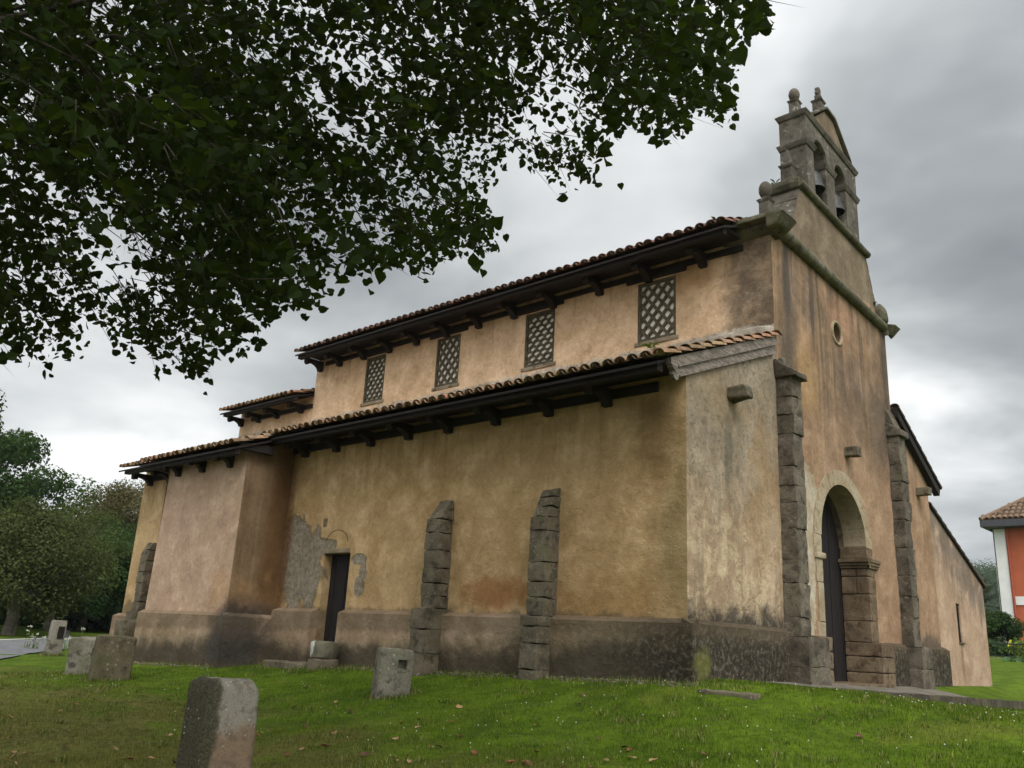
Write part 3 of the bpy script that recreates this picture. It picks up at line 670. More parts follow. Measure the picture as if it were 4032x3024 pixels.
# ---- roofs
def tiles(x0, x1, e, t, pitch, expo, mat, name, thick=0.013, seg=6, axis_y=False, mirror=False, jit=1.0, droop=0.0):
    """Spanish tiles. e=(y,z) at the eave, t=(y,z) at the top of the slope; columns run along x."""
    mb = MB(); dy, dz = t[0] - e[0], t[1] - e[1]; SL = math.hypot(dy, dz); sy, sz = dy / SL, dz / SL; ny, nz = -sz * (1 if dy > 0 else -1), abs(sy)
    nc = int(round((x1 - x0) / pitch)); nr_ = int(math.ceil(SL / expo)); R = pitch * 0.46
    for c in range(nc + 1):
        for r in range(nr_):
            for cover in (0, 1):
                if not cover and c == nc: continue
                xc = x0 + c * pitch + (0 if cover else pitch / 2) + random.gauss(0, 0.006) * jit
                s0 = r * expo + random.gauss(0, 0.012) * jit + (0.0 if cover else -0.015); s1 = min(s0 + expo * 1.28, SL + 0.02)
                if s1 - s0 < 0.05: continue
                tilt = random.gauss(0, 0.02) * jit; sag = droop * math.sin(xc * 0.55)
                tint = min(1, max(0, random.gauss(0.5, 0.28)))
                vs = []
                for k, (s_, rad, h) in enumerate(((s0, R, 0.062 if cover else 0.045), (s1, R * 0.82, 0.020 if cover else 0.0))):
                    for shell in (0, 1):
                        rr = rad - shell * thick
                        for q in range(seg + 1):
                            a = math.pi * q / seg
                            u = -math.cos(a) * rr; hh = (math.sin(a) * rr * 0.78) if cover else (-math.sin(a) * rr * 0.70 + R * 0.55 + (thick if shell == 0 else 0))
                            hh += h + sag
                            vs.append((xc + u + tilt * (s_ - s0), e[0] + sy * s_ + ny * hh, e[1] + sz * s_ + nz * hh))
                n = seg + 1; fs = []
                for q in range(seg):
                    fs.append((q, q + 1, 2 * n + q + 1, 2 * n + q)); fs.append((n + q + 1, n + q, 3 * n + q, 3 * n + q + 1)); fs.append((q + 1, q, n + q, n + q + 1))
                fs += [(0, 2 * n, 3 * n, n), (n - 1, 2 * n - 1, 4 * n - 1, 3 * n - 1)]
                mb.add(vs, fs, 0, tint)
    return mb
def deck(mb, x0, x1, e, t, h0=-0.03, h1=-0.07):
    mb.hexa([(x0, e[0], e[1] + h1), (x1, e[0], e[1] + h1), (x0, t[0], t[1] + h1), (x1, t[0], t[1] + h1), (x0, e[0], e[1] + h0), (x1, e[0], e[1] + h0), (x0, t[0], t[1] + h0), (x1, t[0], t[1] + h0)])

def roll_bracket(name, x, yw, z, L=0.52, H=0.25, wd=0.13, parent=church, mat='blackwood'):
    """carved eave bracket: beam end with a quarter-round nose"""
    prof = [(0, -H), (0, 0), (-L, 0), (-L, -0.09)]
    for i in range(1, 9):
        a = math.pi * i / 9
        prof.append((-L + 0.065 - 0.065 * math.cos(a), -0.09 - 0.07 * math.sin(a)))
    for i in range(1, 8):
        a = math.pi / 2 * i / 7
        prof.append((-L + 0.13 + (L - 0.20) * math.sin(a) * 0.9, -0.09 - (H - 0.09) * (1 - math.cos(a))))
    mb = MB(); mb.prism(prof, lambda u, v, w: (x + w, yw + u, z + v), -wd / 2, wd / 2)
    return mb.build(name, M[mat], parent)

# aisle roofs (two lengths, the eastern one a hand lower)
AE, AT = (-0.72, 4.06), (YA, 5.37)
AE2, AT2 = (-0.74, 4.00), (YA, 5.27)
AE3, AT3 = (-1.50, 3.73), (YA, 5.29)
tiles(-8.95, 0.06, AE, AT, 0.2, 0.33, None, None, droop=0.008).build('aisle_roof', M['tile'], church, smooth=True)
tiles(-15.15, -12.55, AE2, AT2, 0.2, 0.33, None, None, droop=0.012).build('chapel_roof', M['tile'], church, smooth=True)
tiles(-12.4, -8.85, AE3, AT3, 0.2, 0.33, None, None, droop=0.01).build('chapel_roof', M['tile'], church, smooth=True)
mb = MB(); deck(mb, -9.05, 0.02, AE, AT); deck(mb, -15.3, -12.4, AE2, AT2); deck(mb, -12.5, -8.74, AE3, AT3)
mb.build('aisle_roof_deck', M['blackwood'], church)
mb = MB()
mb.box(-8.95, -0.02, -0.66, -0.54, 3.93, 4.05); mb.box(-15.1, -12.45, -0.68, -0.56, 3.88, 3.99); mb.box(-12.42, -8.78, -1.43, -1.31, 3.60, 3.715); mb.box(-8.90, -8.78, -1.31, -0.60, 3.72, 3.86)
mb.box(-15.1, -12.4, -0.54, 0.0, 4.02, 4.05); mb.box(-8.8, -0.02, -0.54, 0.0, 4.07, 4.10)
mb.build('eave_board', M['blackwood'], church)
mb = MB(); mb.box(-8.955, -0.42, -0.05, 0.01, 3.865, 4.0); mb.box(-15.3, -12.0, -0.05, 0.01, 3.80, 3.93)
mb.build('wall_beam', M['blackwood'], church)
for x in (-8.52, -7.52, -6.5, -5.47, -4.48, -3.4, -2.32, -1.25): roll_bracket('bracket', x, 0.0, 3.99 + 0.02)
for x in (-11.57, -10.58, -9.51): roll_bracket('bracket', x, -1.02, 3.70, 0.40, 0.24)
for x in (-12.35,): roll_bracket('bracket', x, -0.6, 3.74, 0.75, 0.24)
for x in (-13.0, -14.0, -15.0): roll_bracket('bracket', x, 0.0, 3.94)
# barge boards on the west end of the aisle
mb = MB()
def barge(mb, y0, z0, y1, z1, hgt, x0, x1, nose=0.13):
    s = (z1 - z0) / (y1 - y0); prof = [(y1, z1), (y1, z1 - hgt), (y0 + nose * 1.5, z0 + s * nose * 1.5 - hgt)]
    prof += [(y0 + nose * 1.35, z0 + s * nose * 1.35 - hgt + 0.035)]
    for i in range(7):
        a = math.pi * i / 6; prof.append((y0 + nose * 0.72 + nose * 0.5 * math.cos(a), z0 - hgt + 0.035 - 0.055 * math.sin(a) + s * nose * .5))
    prof += [(y0, z0 - hgt * 0.55), (y0, z0)]
    mb.prism(prof, lambda u, v, w: (w, u, v), x0, x1)
barge(mb, -0.50, 4.13, 2.62, 5.37, 0.155, 0.004, 0.085)
barge(mb, -0.42, 4.01, 2.62, 5.215, 0.145, 0.004, 0.052)
mb.build('barge_board', M['greywood'], church)
mb = MB()
for i in range(13):                                 # mortar fillet under the nave wall
    x = -8.97 + i * 0.69; mb.stone(bx(x, min(x + 0.72, -0.01), YA - 0.09 - 0.05 * random.random(), YA + 0.02, 5.40, 5.53 + 0.07 * random.random()), 0.03, 4, 0.03, i)
M['mortar'] = plaster('mortar', (0.25, 0.215, 0.175), (0.34, 0.30, 0.25), (0.42, 0.375, 0.31), None, 0.8)
mb.build('mortar_fillet', M['mortar'], church, smooth=True)
# nave roof
NE, NT_ = (YA - 0.75, 7.23), (5.35, 8.60)
tiles(-12.5, -0.45, NE, NT_, 0.2, 0.33, None, None, droop=0.006).build('nave_roof', M['tile_dark'], church, smooth=True)
mb = MB(); deck(mb, -12.55, -0.45, NE, NT_); deck(mb, -12.55, -0.3, (YR + 0.6, 7.28), (5.35, 8.60)); mb.build('nave_roof_deck', M['blackwood'], church)
mb = MB(); mb.box(-12.5, -0.5, YA - 0.69, YA - 0.57, 7.10, 7.22); mb.box(-12.5, -0.5, YA - 0.57, YA, 7.235, 7.26); mb.build('nave_eave_board', M['blackwood'], church)
mb = MB(); mb.box(-12.2, -0.50, YA - 0.05, YA + 0.01, 7.045, 7.15)
for a, b in WIN: mb.box(a - 0.22, b + 0.22, YA - 0.055, YA + 0.01, 6.97, 7.0445)
mb.build('nave_wall_beam', M['blackwood'], church)
for x in (-12.4, -11.58, -10.61, -9.66, -8.68, -7.68, -6.69, -5.66, -4.62, -3.47, -2.37, -1.25): roll_bracket('nave_bracket', x, YA, 7.17)
# verge tiles turned sideways at the west end of the nave eave
# chancel roof
tiles(-16.1, -12.62, (YA - 0.62, 6.20), (5.35, 7.25), 0.2, 0.33, None, None).build('chancel_roof', M['tile'], church, smooth=True)
mb = MB(); deck(mb, -16.15, -12.6, (YA - 0.62, 6.20), (5.35, 7.25)); deck(mb, -16.15, -12.6, (YR + 0.5, 6.3), (5.35, 7.25)); mb.build('chancel_roof_deck', M['blackwood'], church)
mb = MB(); mb.box(-16.05, -12.62, YA - 0.57, YA - 0.45, 6.08, 6.19); mb.box(-15.5, -12.65, YA - 0.02, YA + 0.035, 5.99, 6.10); mb.build('chancel_eave_board', M['blackwood'], church)
for x in (-16.0, -15.1, -14.2, -13.1): roll_bracket('chancel_bracket', x, YA + 0.03, 6.13, 0.46, 0.22)
# north side roofs, seen edge-on from the west
def edge_roof(name, y0, z0, y1, z1, xw, board, thick):
    L_ = math.hypot(y1 - y0, z1 - z0); dy, dz = (y1 - y0) / L_, (z1 - z0) / L_
    mb = MB(); n = int(L_ / 0.32)
    for c in range(3):
        for r in range(n + 1):
            s0 = L_ - r * (L_ / n) ; s1 = max(s0 - 0.42, -0.05); xc = xw - 0.09 - c * 0.2; vs = []
            for s_, h in ((s0 + 0.03, 0.07), (s1, 0.035)):
                for sh in (0, 1):
                    for q in range(7):
                        a = math.pi * q / 6; rr = 0.09 - sh * 0.014
                        hh = math.sin(a) * rr * 0.8 + h; vs.append((xc - math.cos(a) * rr, y0 + dy * s_ - dz * hh, z0 + dz * s_ + dy * hh))
            fs = []
            for q in range(6): fs += [(q, q + 1, 14 + q + 1, 14 + q), (7 + q + 1, 7 + q, 21 + q, 21 + q + 1), (q + 1, q, 7 + q, 7 + q + 1)]
            fs += [(0, 14, 21, 7), (6, 13, 27, 20)]
            mb.add(vs, fs, 0, min(1, max(0, random.gauss(.5, .25))))
    mb.build(name, M['tile_dark'], church, smooth=True)
    mb = MB(); n_ = (-dz, dy)
    mb.hexa([(-12, y0 + dz * .0 - n_[0] * 0.0, z0), (xw, y0, z0), (-12, y1, z1), (xw, y1, z1), (-12, y0 + n_[0] * .05, z0 + n_[1] * .05), (xw, y0 + n_[0] * .05, z0 + n_[1] * .05), (-12, y1 + n_[0] * .05, z1 + n_[1] * .05), (xw, y1 + n_[0] * .05, z1 + n_[1] * .05)])
    if board:
        mb.hexa([(0.01, y0, z0 - board), (xw - .03, y0, z0 - board), (0.01, y1 - .1, z1 - board * .9), (xw - .03, y1 - .1, z1 - board * .9), (0.01, y0, z0 - .003), (xw - .03, y0, z0 - .003), (0.01, y1 - .02, z1 - .003), (xw - .03, y1 - .02, z1 - .003)])
    mb.build(name + '_deck', M['blackwood'], church)
edge_roof('north_aisle_roof', YR + 0.03, 5.40, 10.36, 4.13, 0.16, 0.17, 0.05)
edge_roof('annex_roof', YQ + 0.02, 3.70, 13.56, 2.27, 0.05, 0.0, 0.05)

# ---- lattice windows
def clip(poly, x0, x1, y0, y1):
    for ax, lim, sg in ((0, x0, 1), (0, x1, -1), (1, y0, 1), (1, y1, -1)):
        out = []
        for i in range(len(poly)):
            a, b = poly[i], poly[(i + 1) % len(poly)]; da, db = sg * (a[ax] - lim), sg * (b[ax] - lim)
            if da >= 0: out.append(a)
            if (da >= 0) != (db >= 0):
                t = da / (da - db); out.append((a[0] + (b[0] - a[0]) * t, a[1] + (b[1] - a[1]) * t))
        poly = out
        if len(poly) < 3: return []
    return poly
def window(a, b, kind):
    to = T_south(YA); w = b - a; fr = 0.055
    mb = MB()
    for u0, u1, v0, v1 in ((a, a + fr, WZ0, WZ1), (b - fr, b, WZ0, WZ1), (a + fr, b - fr, WZ0, WZ0 + fr), (a + fr, b - fr, WZ1 - fr, WZ1)):
        mb.box(u0, u1, YA + 0.012, YA + 0.12, v0, v1)
    f = mb.build('lattice_window', M['lattice'], church)
    x0, x1, z0, z1 = a + fr, b - fr, WZ0 + fr, WZ1 - fr
    mb = MB(); bar = 0.052
    if kind == 'diamond':
        sp = 0.158; ang = math.radians(50)
        for sgn in (1, -1):
            for k in range(-12, 14):
                c = ((x0 + x1) / 2 + k * sp / math.sin(ang) , (z0 + z1) / 2); d = (math.cos(ang) * sgn, math.sin(ang)); nn = (-d[1], d[0])
                q = [(c[0] + d[0] * t + nn[0] * s_, c[1] + d[1] * t + nn[1] * s_) for t, s_ in ((-2, -bar / 2), (2, -bar / 2), (2, bar / 2), (-2, bar / 2))]
                q = clip(q, x0, x1, z0, z1)
                if len(q) >= 3: mb.prism(q, to, 0.02 + (0.004 if sgn > 0 else 0), 0.052)
    else:
        px, pz, ro, ri = (x1 - x0) / 3.5, 0.105, 0.122, 0.080
        for row in range(-1, 12):
            for k in range(-1, 6):
                cx = x0 + (k + (0.5 if row % 2 else 0)) * px + 0.05; cz = z0 + row * pz - 0.02
                for i in range(12):
                    a0, a1 = -0.3 + (math.pi + 0.6) * i / 12, -0.3 + (math.pi + 0.6) * (i + 1) / 12
                    q = clip([(cx + r * math.cos(t), cz + r * math.sin(t)) for r, t in ((ri, a0), (ro, a0), (ro, a1), (ri, a1))], x0, x1, z0, z1)
                    if len(q) >= 3: mb.prism(q, to, 0.02 + 0.0007 * ((row * 5 + k) % 7), 0.052)
    mb.build('lattice', M['lattice'], f)
    mb = MB(); mb.box(a + .01, b - .01, YA + 0.056, YA + 0.08, WZ0 + .01, WZ1 - .01); mb.build('pane', M['pane'], f)
    mb = MB(); mb.stone(bx(a - 0.06, b + 0.06, YA - 0.02, YA + 0.11, WZ0 - 0.085, WZ0), 0.015, 4, 0.006, a); mb.build('sill', M['lintel'], f, smooth=True)
for (a, b), k in zip(WIN, ('diamond', 'scale', 'diamond', 'scale')): window(a, b, k)

# ---- buttresses of the side wall
def buttress_side(name, xl, xr, zs, d, bl, br, bzs, db, cap, seed):
    mb = MB()
    mb.box(xl + .03, xr - .03, -d + .03, 0.0, zs[0], cap[0] - 0.05, 1); mb.box(xl + .05, xr - .05, -.03, 0.0, cap[0] - .06, zs[-1] - .05, 1)
    mb.box(bl + .03, br - .03, -db + .03, 0.0, bzs[0] - 0.3, bzs[-1] - 0.02, 1)
    for i in range(len(bzs) - 1):
        j = random.uniform(-.008, .008); mb.stone(bx(bl + j, br + j, -db, 0.01, bzs[i] + .003, bzs[i + 1] - .003), 0.009, 7, 0.018, seed + i)
    for i in range(len(zs) - 1):
        z0, z1 = zs[i] + .003, zs[i + 1] - .003; j = random.uniform(-.012, .012); k = random.uniform(-.01, .01)
        def dd(z):    # weathered top slopes back into the wall
            return d if z < cap[0] else d * max(0.06, 1 - (z - cap[0]) / (cap[1] - cap[0]) * 0.94)
        a, b = dd(z0), dd(z1); lx = 0.0 if z0 < cap[0] else 0.03
        mb.stone([(xl + j + lx, -a + k, z0), (xr + j, -a + k, z0), (xl + j + lx, 0.01, z0), (xr + j, 0.01, z0), (xl + j + lx * 1.6, -b + k, z1), (xr + j, -b + k, z1), (xl + j + lx * 1.6, 0.01, z1), (xr + j, 0.01, z1)], 0.009, 7, 0.020, seed + 20 + i)
    return mb.build(name, [M['stone'], M['gap']], church, smooth=True)
buttress_side('buttress', -4.58, -4.26, [0.93, 1.12, 1.31, 1.54, 1.82, 2.09, 2.31, 2.47, 2.63], 0.29, -4.54, -4.22, [-0.15, 0.28, 0.62, 0.93], 0.49, (2.28, 2.70), 1)
buttress_side('buttress', -2.385, -2.07, [0.86, 1.11, 1.33, 1.59, 2.04, 2.23, 2.38, 2.53, 2.66], 0.285, -2.36, -2.05, [-0.1, 0.16, 0.50, 0.72, 0.86], 0.43, (2.22, 2.78), 40)
buttress_side('buttress', -14.45, -14.12, [0.70, 0.92, 1.15, 1.35, 1.6, 1.85, 2.1, 2.27], 0.24, -14.5, -14.0, [-0.2, 0.2, 0.45, 0.70], 0.34, (2.05, 2.45), 80)
# ---- buttresses of the west front
def buttress_front(name, y0, y1, d, ztop, by0, by1, bd, bz, zbase, seed, cap='slab'):
    mb = MB(); mb.box(0.0, d - .03, y0 + .03, y1 - .03, zbase, ztop - .3, 1); mb.box(0.0, bd - .03, by0 + .03, by1 - .03, zbase - .3, bz, 1)
    z = zbase; i = 0
    while z < bz - 0.05:
        h = min(bz - z, random.uniform(0.26, 0.40)); h = bz - z if bz - z - h < 0.12 else h
        mb.stone(bx(-.01, bd, by0, by1, z + .002, z + h - .002), 0.009, 7, 0.020, seed + i); z += h; i += 1
    while z < ztop - 0.02:
        h = min(ztop - z, random.uniform(0.26, 0.56)); h = ztop - z if ztop - z - h < 0.12 else h
        j = random.uniform(-.015, .015)
        mb.stone(bx(-.01, d + j, y0 + j * .5, y1 + j * .5, z + .002, z + h - .002), 0.009, 7, 0.020, seed + i); z += h; i += 1
    ya_, yb = y0 - .05, y1 + .05
    if cap == 'slab':
        mb.stone([(-.01, ya_, ztop), (d + .09, ya_, ztop - .02), (-.01, yb, ztop), (d + .09, yb, ztop - .02), (-.01, ya_, ztop + .30), (d + .10, ya_, ztop + .05), (-.01, yb, ztop + .30), (d + .10, yb, ztop + .05)], 0.03, 6, 0.03, seed)
        mb.stone(bx(-.01, d * .55, y0 + .04, y1 - .04, ztop + .1, ztop + .34), 0.05, 5, 0.04, seed + 3)
    else:
        mb.stone([(-.01, ya_, ztop), (d + .06, ya_, ztop), (-.01, yb, ztop), (d + .06, yb, ztop), (-.01, ya_, ztop + .32), (d + .06, ya_, ztop + .12), (-.01, yb, ztop + .32), (d + .06, yb, ztop + .12)], 0.03, 6, 0.012, seed)
        mb.stone([(-.01, y0, ztop + .3), (d * .8, y0, ztop + .16), (-.01, y1, ztop + .3), (d * .8, y1, ztop + .16), (-.01, y0, ztop + .62), (.05, y0, ztop + .5), (-.01, y1, ztop + .62), (.05, y1, ztop + .5)], 0.03, 5, 0.012, seed + 1)
    return mb.build(name, [M['west_stone'], M['gap']], church, smooth=True)
buttress_front('west_buttress', 2.70, 3.06, 0.26, 4.70, 2.50, 3.22, 0.44, 0.78, 0.10, 100)
buttress_front('west_buttress', 7.60, 7.97, 0.23, 4.75, 7.52, 8.10, 0.36, 0.78, 0.0, 140, 'weather')

# ---- west portal
mb = MB(); RO = 1.235
n = 9
for i in range(n):                                   # voussoirs
    a0, a1 = math.pi * i / n, math.pi * (i + 1) / n; pr = []
    for t in np.linspace(a0 + .003, a1 - .003, 5): pr.append((AC - RO * math.cos(t), AZ + RO * 0.985 * math.sin(t)))
    for t in np.linspace(a1 - .003, a0 + .003, 5): pr.append((AC - AR * math.cos(t), AZ + AR * math.sin(t)))
    mb.prism(pr, T_west(0.022 + random.uniform(0, .006)), 0, 0.40)
for z0, z1 in ((2.12, 2.41), (1.66, 2.02), (1.05, 1.655), (0.80, 1.045)):
    mb.stone(bx(-0.40, 0.02, AC - RO - random.uniform(-.05, .05), AC - AR + random.uniform(-.01, .01), z0, z1), 0.012, 4, 0.006, z0 * 9)
mb.stone(bx(-0.30, 0.06, AC - RO - .01, AC - AR + 0.07, 2.02, 2.13), 0.03, 4, 0.012, 3)
mb.build('portal_arch', M['dress'], church)
mb = MB()
for z0, z1 in ((2.22, 2.45), (1.92, 2.05), (1.62, 1.915), (1.16, 1.615), (0.80, 1.155)):
    if z1 - z0 < 0.32 and z0 < 2:
        mb.stone(bx(-0.46, -0.20, AC + AR + random.uniform(-.01, .01), AC + RO, z0, z1), 0.014, 4, 0.008, z0 * 7)
        mb.stone(bx(-0.195, 0.018, AC + AR + random.uniform(-.01, .01), AC + RO + random.uniform(0, .12), z0, z1), 0.014, 4, 0.008, z0 * 5)
    else: mb.stone(bx(-0.46, 0.018, AC + AR + random.uniform(-.01, .01), AC + RO + random.uniform(0, .10), z0, z1), 0.014, 4, 0.008, z0 * 7)
prof = [(0, 0), (0.05, 0.012), (0.05, 0.05), (0.085, 0.06), (0.085, 0.10), (0.12, 0.115), (0.12, 0.17), (0, 0.17)]
mb.prism(prof, lambda u, v, w: (w, AC + AR + 0.02 - u, 2.05 + v), -0.46, 0.07)
mb.prism(prof, lambda u, v, w: (0.02 + u * .6, w, 2.05 + v), AC + AR - .03, AC + RO + 0.18)
for i, (z0, z1) in enumerate(((-0.05, 0.30), (0.305, 0.56), (0.565, 0.80))):
    mb.stone(bx(-0.46, 0.17, AC + AR + 0.0, 6.66, z0, z1), 0.02, 5, 0.010, 50 + i)
# inner curve of the reveal
for i in range(7):
    a0, a1 = math.pi * i / 7, math.pi * (i + 1) / 7; pr = []
    for t in np.linspace(a0, a1, 5): pr.append((AC - (AR + .18) * math.cos(t), AZ + (AR + .18) * math.sin(t)))
    for t in np.linspace(a1, a0, 5): pr.append((AC - (AR + .006) * math.cos(t), AZ + (AR + .006) * math.sin(t)))
    mb.prism(pr, T_west(-0.02), 0, 0.47)
mb.build('portal_jamb', M['reveal'], church)
mb = MB()
for i, (z0, z1) in enumerate(((0.0, 0.34), (0.345, 0.60), (0.605, 0.82))): mb.stone(bx(-0.46, 0.16, AC - RO - 0.40, AC - AR - 0.10, z0, z1), 0.03, 5, 0.015, 60 + i)
mb.build('portal_base', M['reveal'], church, smooth=True)
d = MB()
for i in range(11):
    y0 = AC - 1.12 + i * 0.204; d.box(-0.53, -0.475 - (0.008 if i % 2 else 0), y0 + .004, y0 + .2, -0.1, 3.5)
d.box(-0.56, -0.53, AC - 1.15, AC + 1.15, -0.1, 3.55)
door = d.build('west_door', M['door'], church)
d = MB(); d.box(-1.2, 0.30, AC - AR - .1, AC + AR + .1, -0.1, 0.13); d.build('threshold', M['reveal'], church)
# round window ring
mb = MB(); mb.tube([(0.012, 5.30 + 0.215 * math.cos(t), 6.235 + 0.21 * math.sin(t)) for t in np.linspace(0, 2 * math.pi, 25)], 0.03, 6, cap=False); mb.build('round_window', M['dress'], church, smooth=True)
# corbels
for i, (y, z, l, s) in enumerate(((1.22, 4.05, 0.30, 0.115), (5.44, 4.02, 0.24, 0.10), (9.2, 3.90, 0.26, 0.095))):
    mb = MB(); mb.stone(bx(-0.02, l, y - s, y + s, z - s * .8, z + s * .9), 0.04 if i == 0 else 0.015, 6, 0.035 if i == 0 else 0.012, 200 + i); mb.build('corbel', M['stone'], church, smooth=True)

# ---- gable wall under the bells, cornices
mb = MB()
mb.hexa([(-0.54, 3.38, 7.38), (0.0, 3.38, 7.38), (-0.54, 7.66, 7.38), (0.0, 7.66, 7.38), (-0.54, 4.03, 8.80), (0.0, 4.03, 8.80), (-0.54, 7.10, 8.80), (0.0, 7.10, 8.80)])
mb.build('bell_gable_base', M['gable'], church, fix=SH)
for sgn, yb, yt in ((-1, 3.38, 4.03), (1, 7.66, 7.10)):     # dressed coping up the sloping sides
    mb = MB()
    for i in range(4):
        t0, t1 = i / 4, (i + 1) / 4
        ya0, ya1 = yb + (yt - yb) * t0, yb + (yt - yb) * t1; z0, z1 = 7.38 + 1.40 * t0, 7.38 + 1.40 * t1; e = 0.04 * sgn
        mb.stone([(-0.56, min(ya0, ya0 + e), z0 + .004), (0.006, min(ya0, ya0 + e), z0 + .004), (-0.56, max(ya0, ya0 + e), z0 + .004), (0.006, max(ya0, ya0 + e), z0 + .004),
                  (-0.56, min(ya1, ya1 + e), z1 - .004), (0.006, min(ya1, ya1 + e), z1 - .004), (-0.56, max(ya1, ya1 + e), z1 - .004), (0.006, max(ya1, ya1 + e), z1 - .004)], 0.012, 3, 0.006, 300 + i)
    mb.build('gable_coping', M['belfry'], church, smooth=True, fix=SH)
mb = MB()
ys = np.linspace(3.0, 7.75, 8)
for i in range(7):
    r0 = 0.105 + random.uniform(-.008, .008); mb.tube([(0.05, ys[i] + .006, 7.37), (0.05, ys[i] + .1, 7.37), (0.05, ys[i + 1] - .1, 7.37), (0.05, ys[i + 1] - .006, 7.37)], [r0 - .008, r0, r0, r0 - .008], 12)
mb.box(-0.5, 0.045, 2.75, 7.9, 7.40, 7.47)
# projecting corner block with a hollowed underside
def corner_block(mb, y0, y1, sg):
    prof = [(0.0, 0.0), (0.10, 0.01), (0.19, 0.05), (0.26, 0.11), (0.30, 0.16), (0.30, 0.24), (0.0, 0.28)]
    yw = y1 if sg < 0 else y0
    def tof(x): return lambda u, v, w: (x, 0, 0)
    L0, L1 = -0.85, 0.42
    # the long side
    zb = 7.17 if sg < 0 else 7.20; k_ = 1.1 if sg < 0 else .5
    mb.prism([(yw, zb)] + [(yw + sg * u * k_, zb + v) for u, v in prof[1:]] , lambda u, v, w: (w, u, v), L0 if sg < 0 else -0.4, 0.12)
    zb += .0; L1 = L1 if sg < 0 else .30
    c = [(0.08, y0 + .06, zb), (L1 - .14, y0 + .06, zb + .04), (0.08, y1 - .02, zb), (L1 - .14, y1 - .06, zb + .04), (0.08, y0, zb + .27), (L1, y0, zb + .21), (0.08, y1, zb + .27), (L1, y1, zb + .21)]
    mb.stone(c, 0.03, 5, 0.008, 4)
corner_block(mb, 2.34, 2.90, -1); corner_block(mb, 7.78, 8.10, 1)
mb.stone(bx(-0.55, 0.32, 2.42, 3.0, 7.38, 7.47), 0.02, 5, 0.012, 9)
mb.stone(bx(-0.35, 0.15, 7.45, 7.75, 7.42, 7.78), 0.06, 5, 0.05, 19)
mb.build('cornice', M['cornice'], church, smooth=True, fix=SH)
mb = MB()
yl = np.linspace(3.90, 7.16, 6)
for i in range(5): mb.tube([(0.035, yl[i] + .004, 8.79), (0.035, yl[i + 1] - .004, 8.79)], 0.075, 10)
mb.stone(bx(-0.64, 0.05, 3.86, 7.17, 8.80, 8.90), 0.025, 6, 0.008, 5)
mb.stone([(-0.62, 3.90, 8.70), (0.03, 3.90, 8.70), (-0.62, 4.1, 8.70), (0.03, 4.1, 8.70), (-0.64, 3.84, 8.82), (0.05, 3.84, 8.82), (-0.64, 4.1, 8.82), (0.05, 4.1, 8.82)], 0.02, 4, 0.006, 6)
mb.build('bell_gable_cornice', M['cornice'], church, smooth=True, fix=SH)
# ---- belfry with two arches
mb = MB(); BY0, BY1 = 4.40, 6.86; BX = -0.52
def barch(yc): return [(yc - .275, 8.9)] + [(yc - .275 * math.cos(math.pi * i / 12), 9.97 + .26 * math.sin(math.pi * i / 12)) for i in range(13)] + [(yc + .275, 8.9)]
A1, A2 = 4.99, 5.97
plate(mb, [(BY0, 8.88), (BY1, 8.88), (BY1, 10.55), (BY0, 10.55)], [[(u, max(v, 8.89)) for u, v in barch(A1)], [(u, max(v, 8.89)) for u, v in barch(A2)]], T_west(0), 0.52, 0.2, 0.006, 0.004, sides=True)
mb.box(BX, BX + .01, BY0, A1 - .275, 8.88, 10.5); mb.box(BX, BX + .01, A2 + .275, BY1, 8.88, 10.5); mb.box(BX, BX + .01, A1 + .275, A2 - .275, 8.88, 10.5); mb.box(BX, BX + .01, BY0, BY1, 10.24, 10.55)
mb.build('belfry_wall', M['belfry'], church, fix=SH)
mb = MB()
def mould(y0, y1, z0, z1, ov, seed): mb.stone([(BX - ov * .3, y0 - ov * .3, z0), (ov * .3, y0 - ov * .3, z0), (BX - ov * .3, y1 + ov * .3, z0), (ov * .3, y1 + ov * .3, z0), (BX - ov, y0 - ov, z1), (ov, y0 - ov, z1), (BX - ov, y1 + ov, z1), (ov, y1 + ov, z1)], 0.018, 4, 0.006, seed)
mould(BY0, A1 - .275, 9.88, 10.0, 0.065, 1); mould(A1 + .275, A2 - .275, 9.82, 9.94, 0.055, 2); mould(A2 + .275, BY1, 9.86, 9.98, 0.065, 3)
mould(BY0, BY1, 10.53, 10.64, 0.07, 4)
for yc in (A1, A2): mb.tube([(0.004, yc - .31 * math.cos(t), 9.97 + .295 * math.sin(t)) for t in np.linspace(0, math.pi, 14)], 0.022, 5)
mb.build('belfry_moulding', M['belfry'], church, smooth=True, fix=SH)
mb = MB()
ped = [(4.72, 10.62), (6.56, 10.62), (5.84, 11.26), (5.44, 11.26)]
plate(mb, ped, [], T_west(-0.02), 0.46, 0.2, 0.004, 0.003, sides=True); mb.box(-0.5, -0.49, 5.3, 6.0, 10.6, 11.2)
mb.build('pediment', M['gable'], church, fix=SH)
mb = MB()
for (ya_, za), (yb, zb), sd_ in (((4.66, 10.64), (5.44, 11.29), 1), ((5.42, 11.27), (5.86, 11.28), 2), ((5.84, 11.29), (6.23, 10.965), 4), ((6.23, 10.965), (6.62, 10.64), 5)):
    mb.stone([(-0.55, ya_, za), (0.05, ya_, za), (-0.55, yb, zb), (0.05, yb, zb), (-0.55, ya_ - .0, za + .075), (0.05, ya_, za + .075), (-0.55, yb, zb + .075), (0.05, yb, zb + .075)], 0.02, 4, 0.006, sd_)
mb.build('pediment_coping', M['belfry'], church, smooth=True, fix=SH)
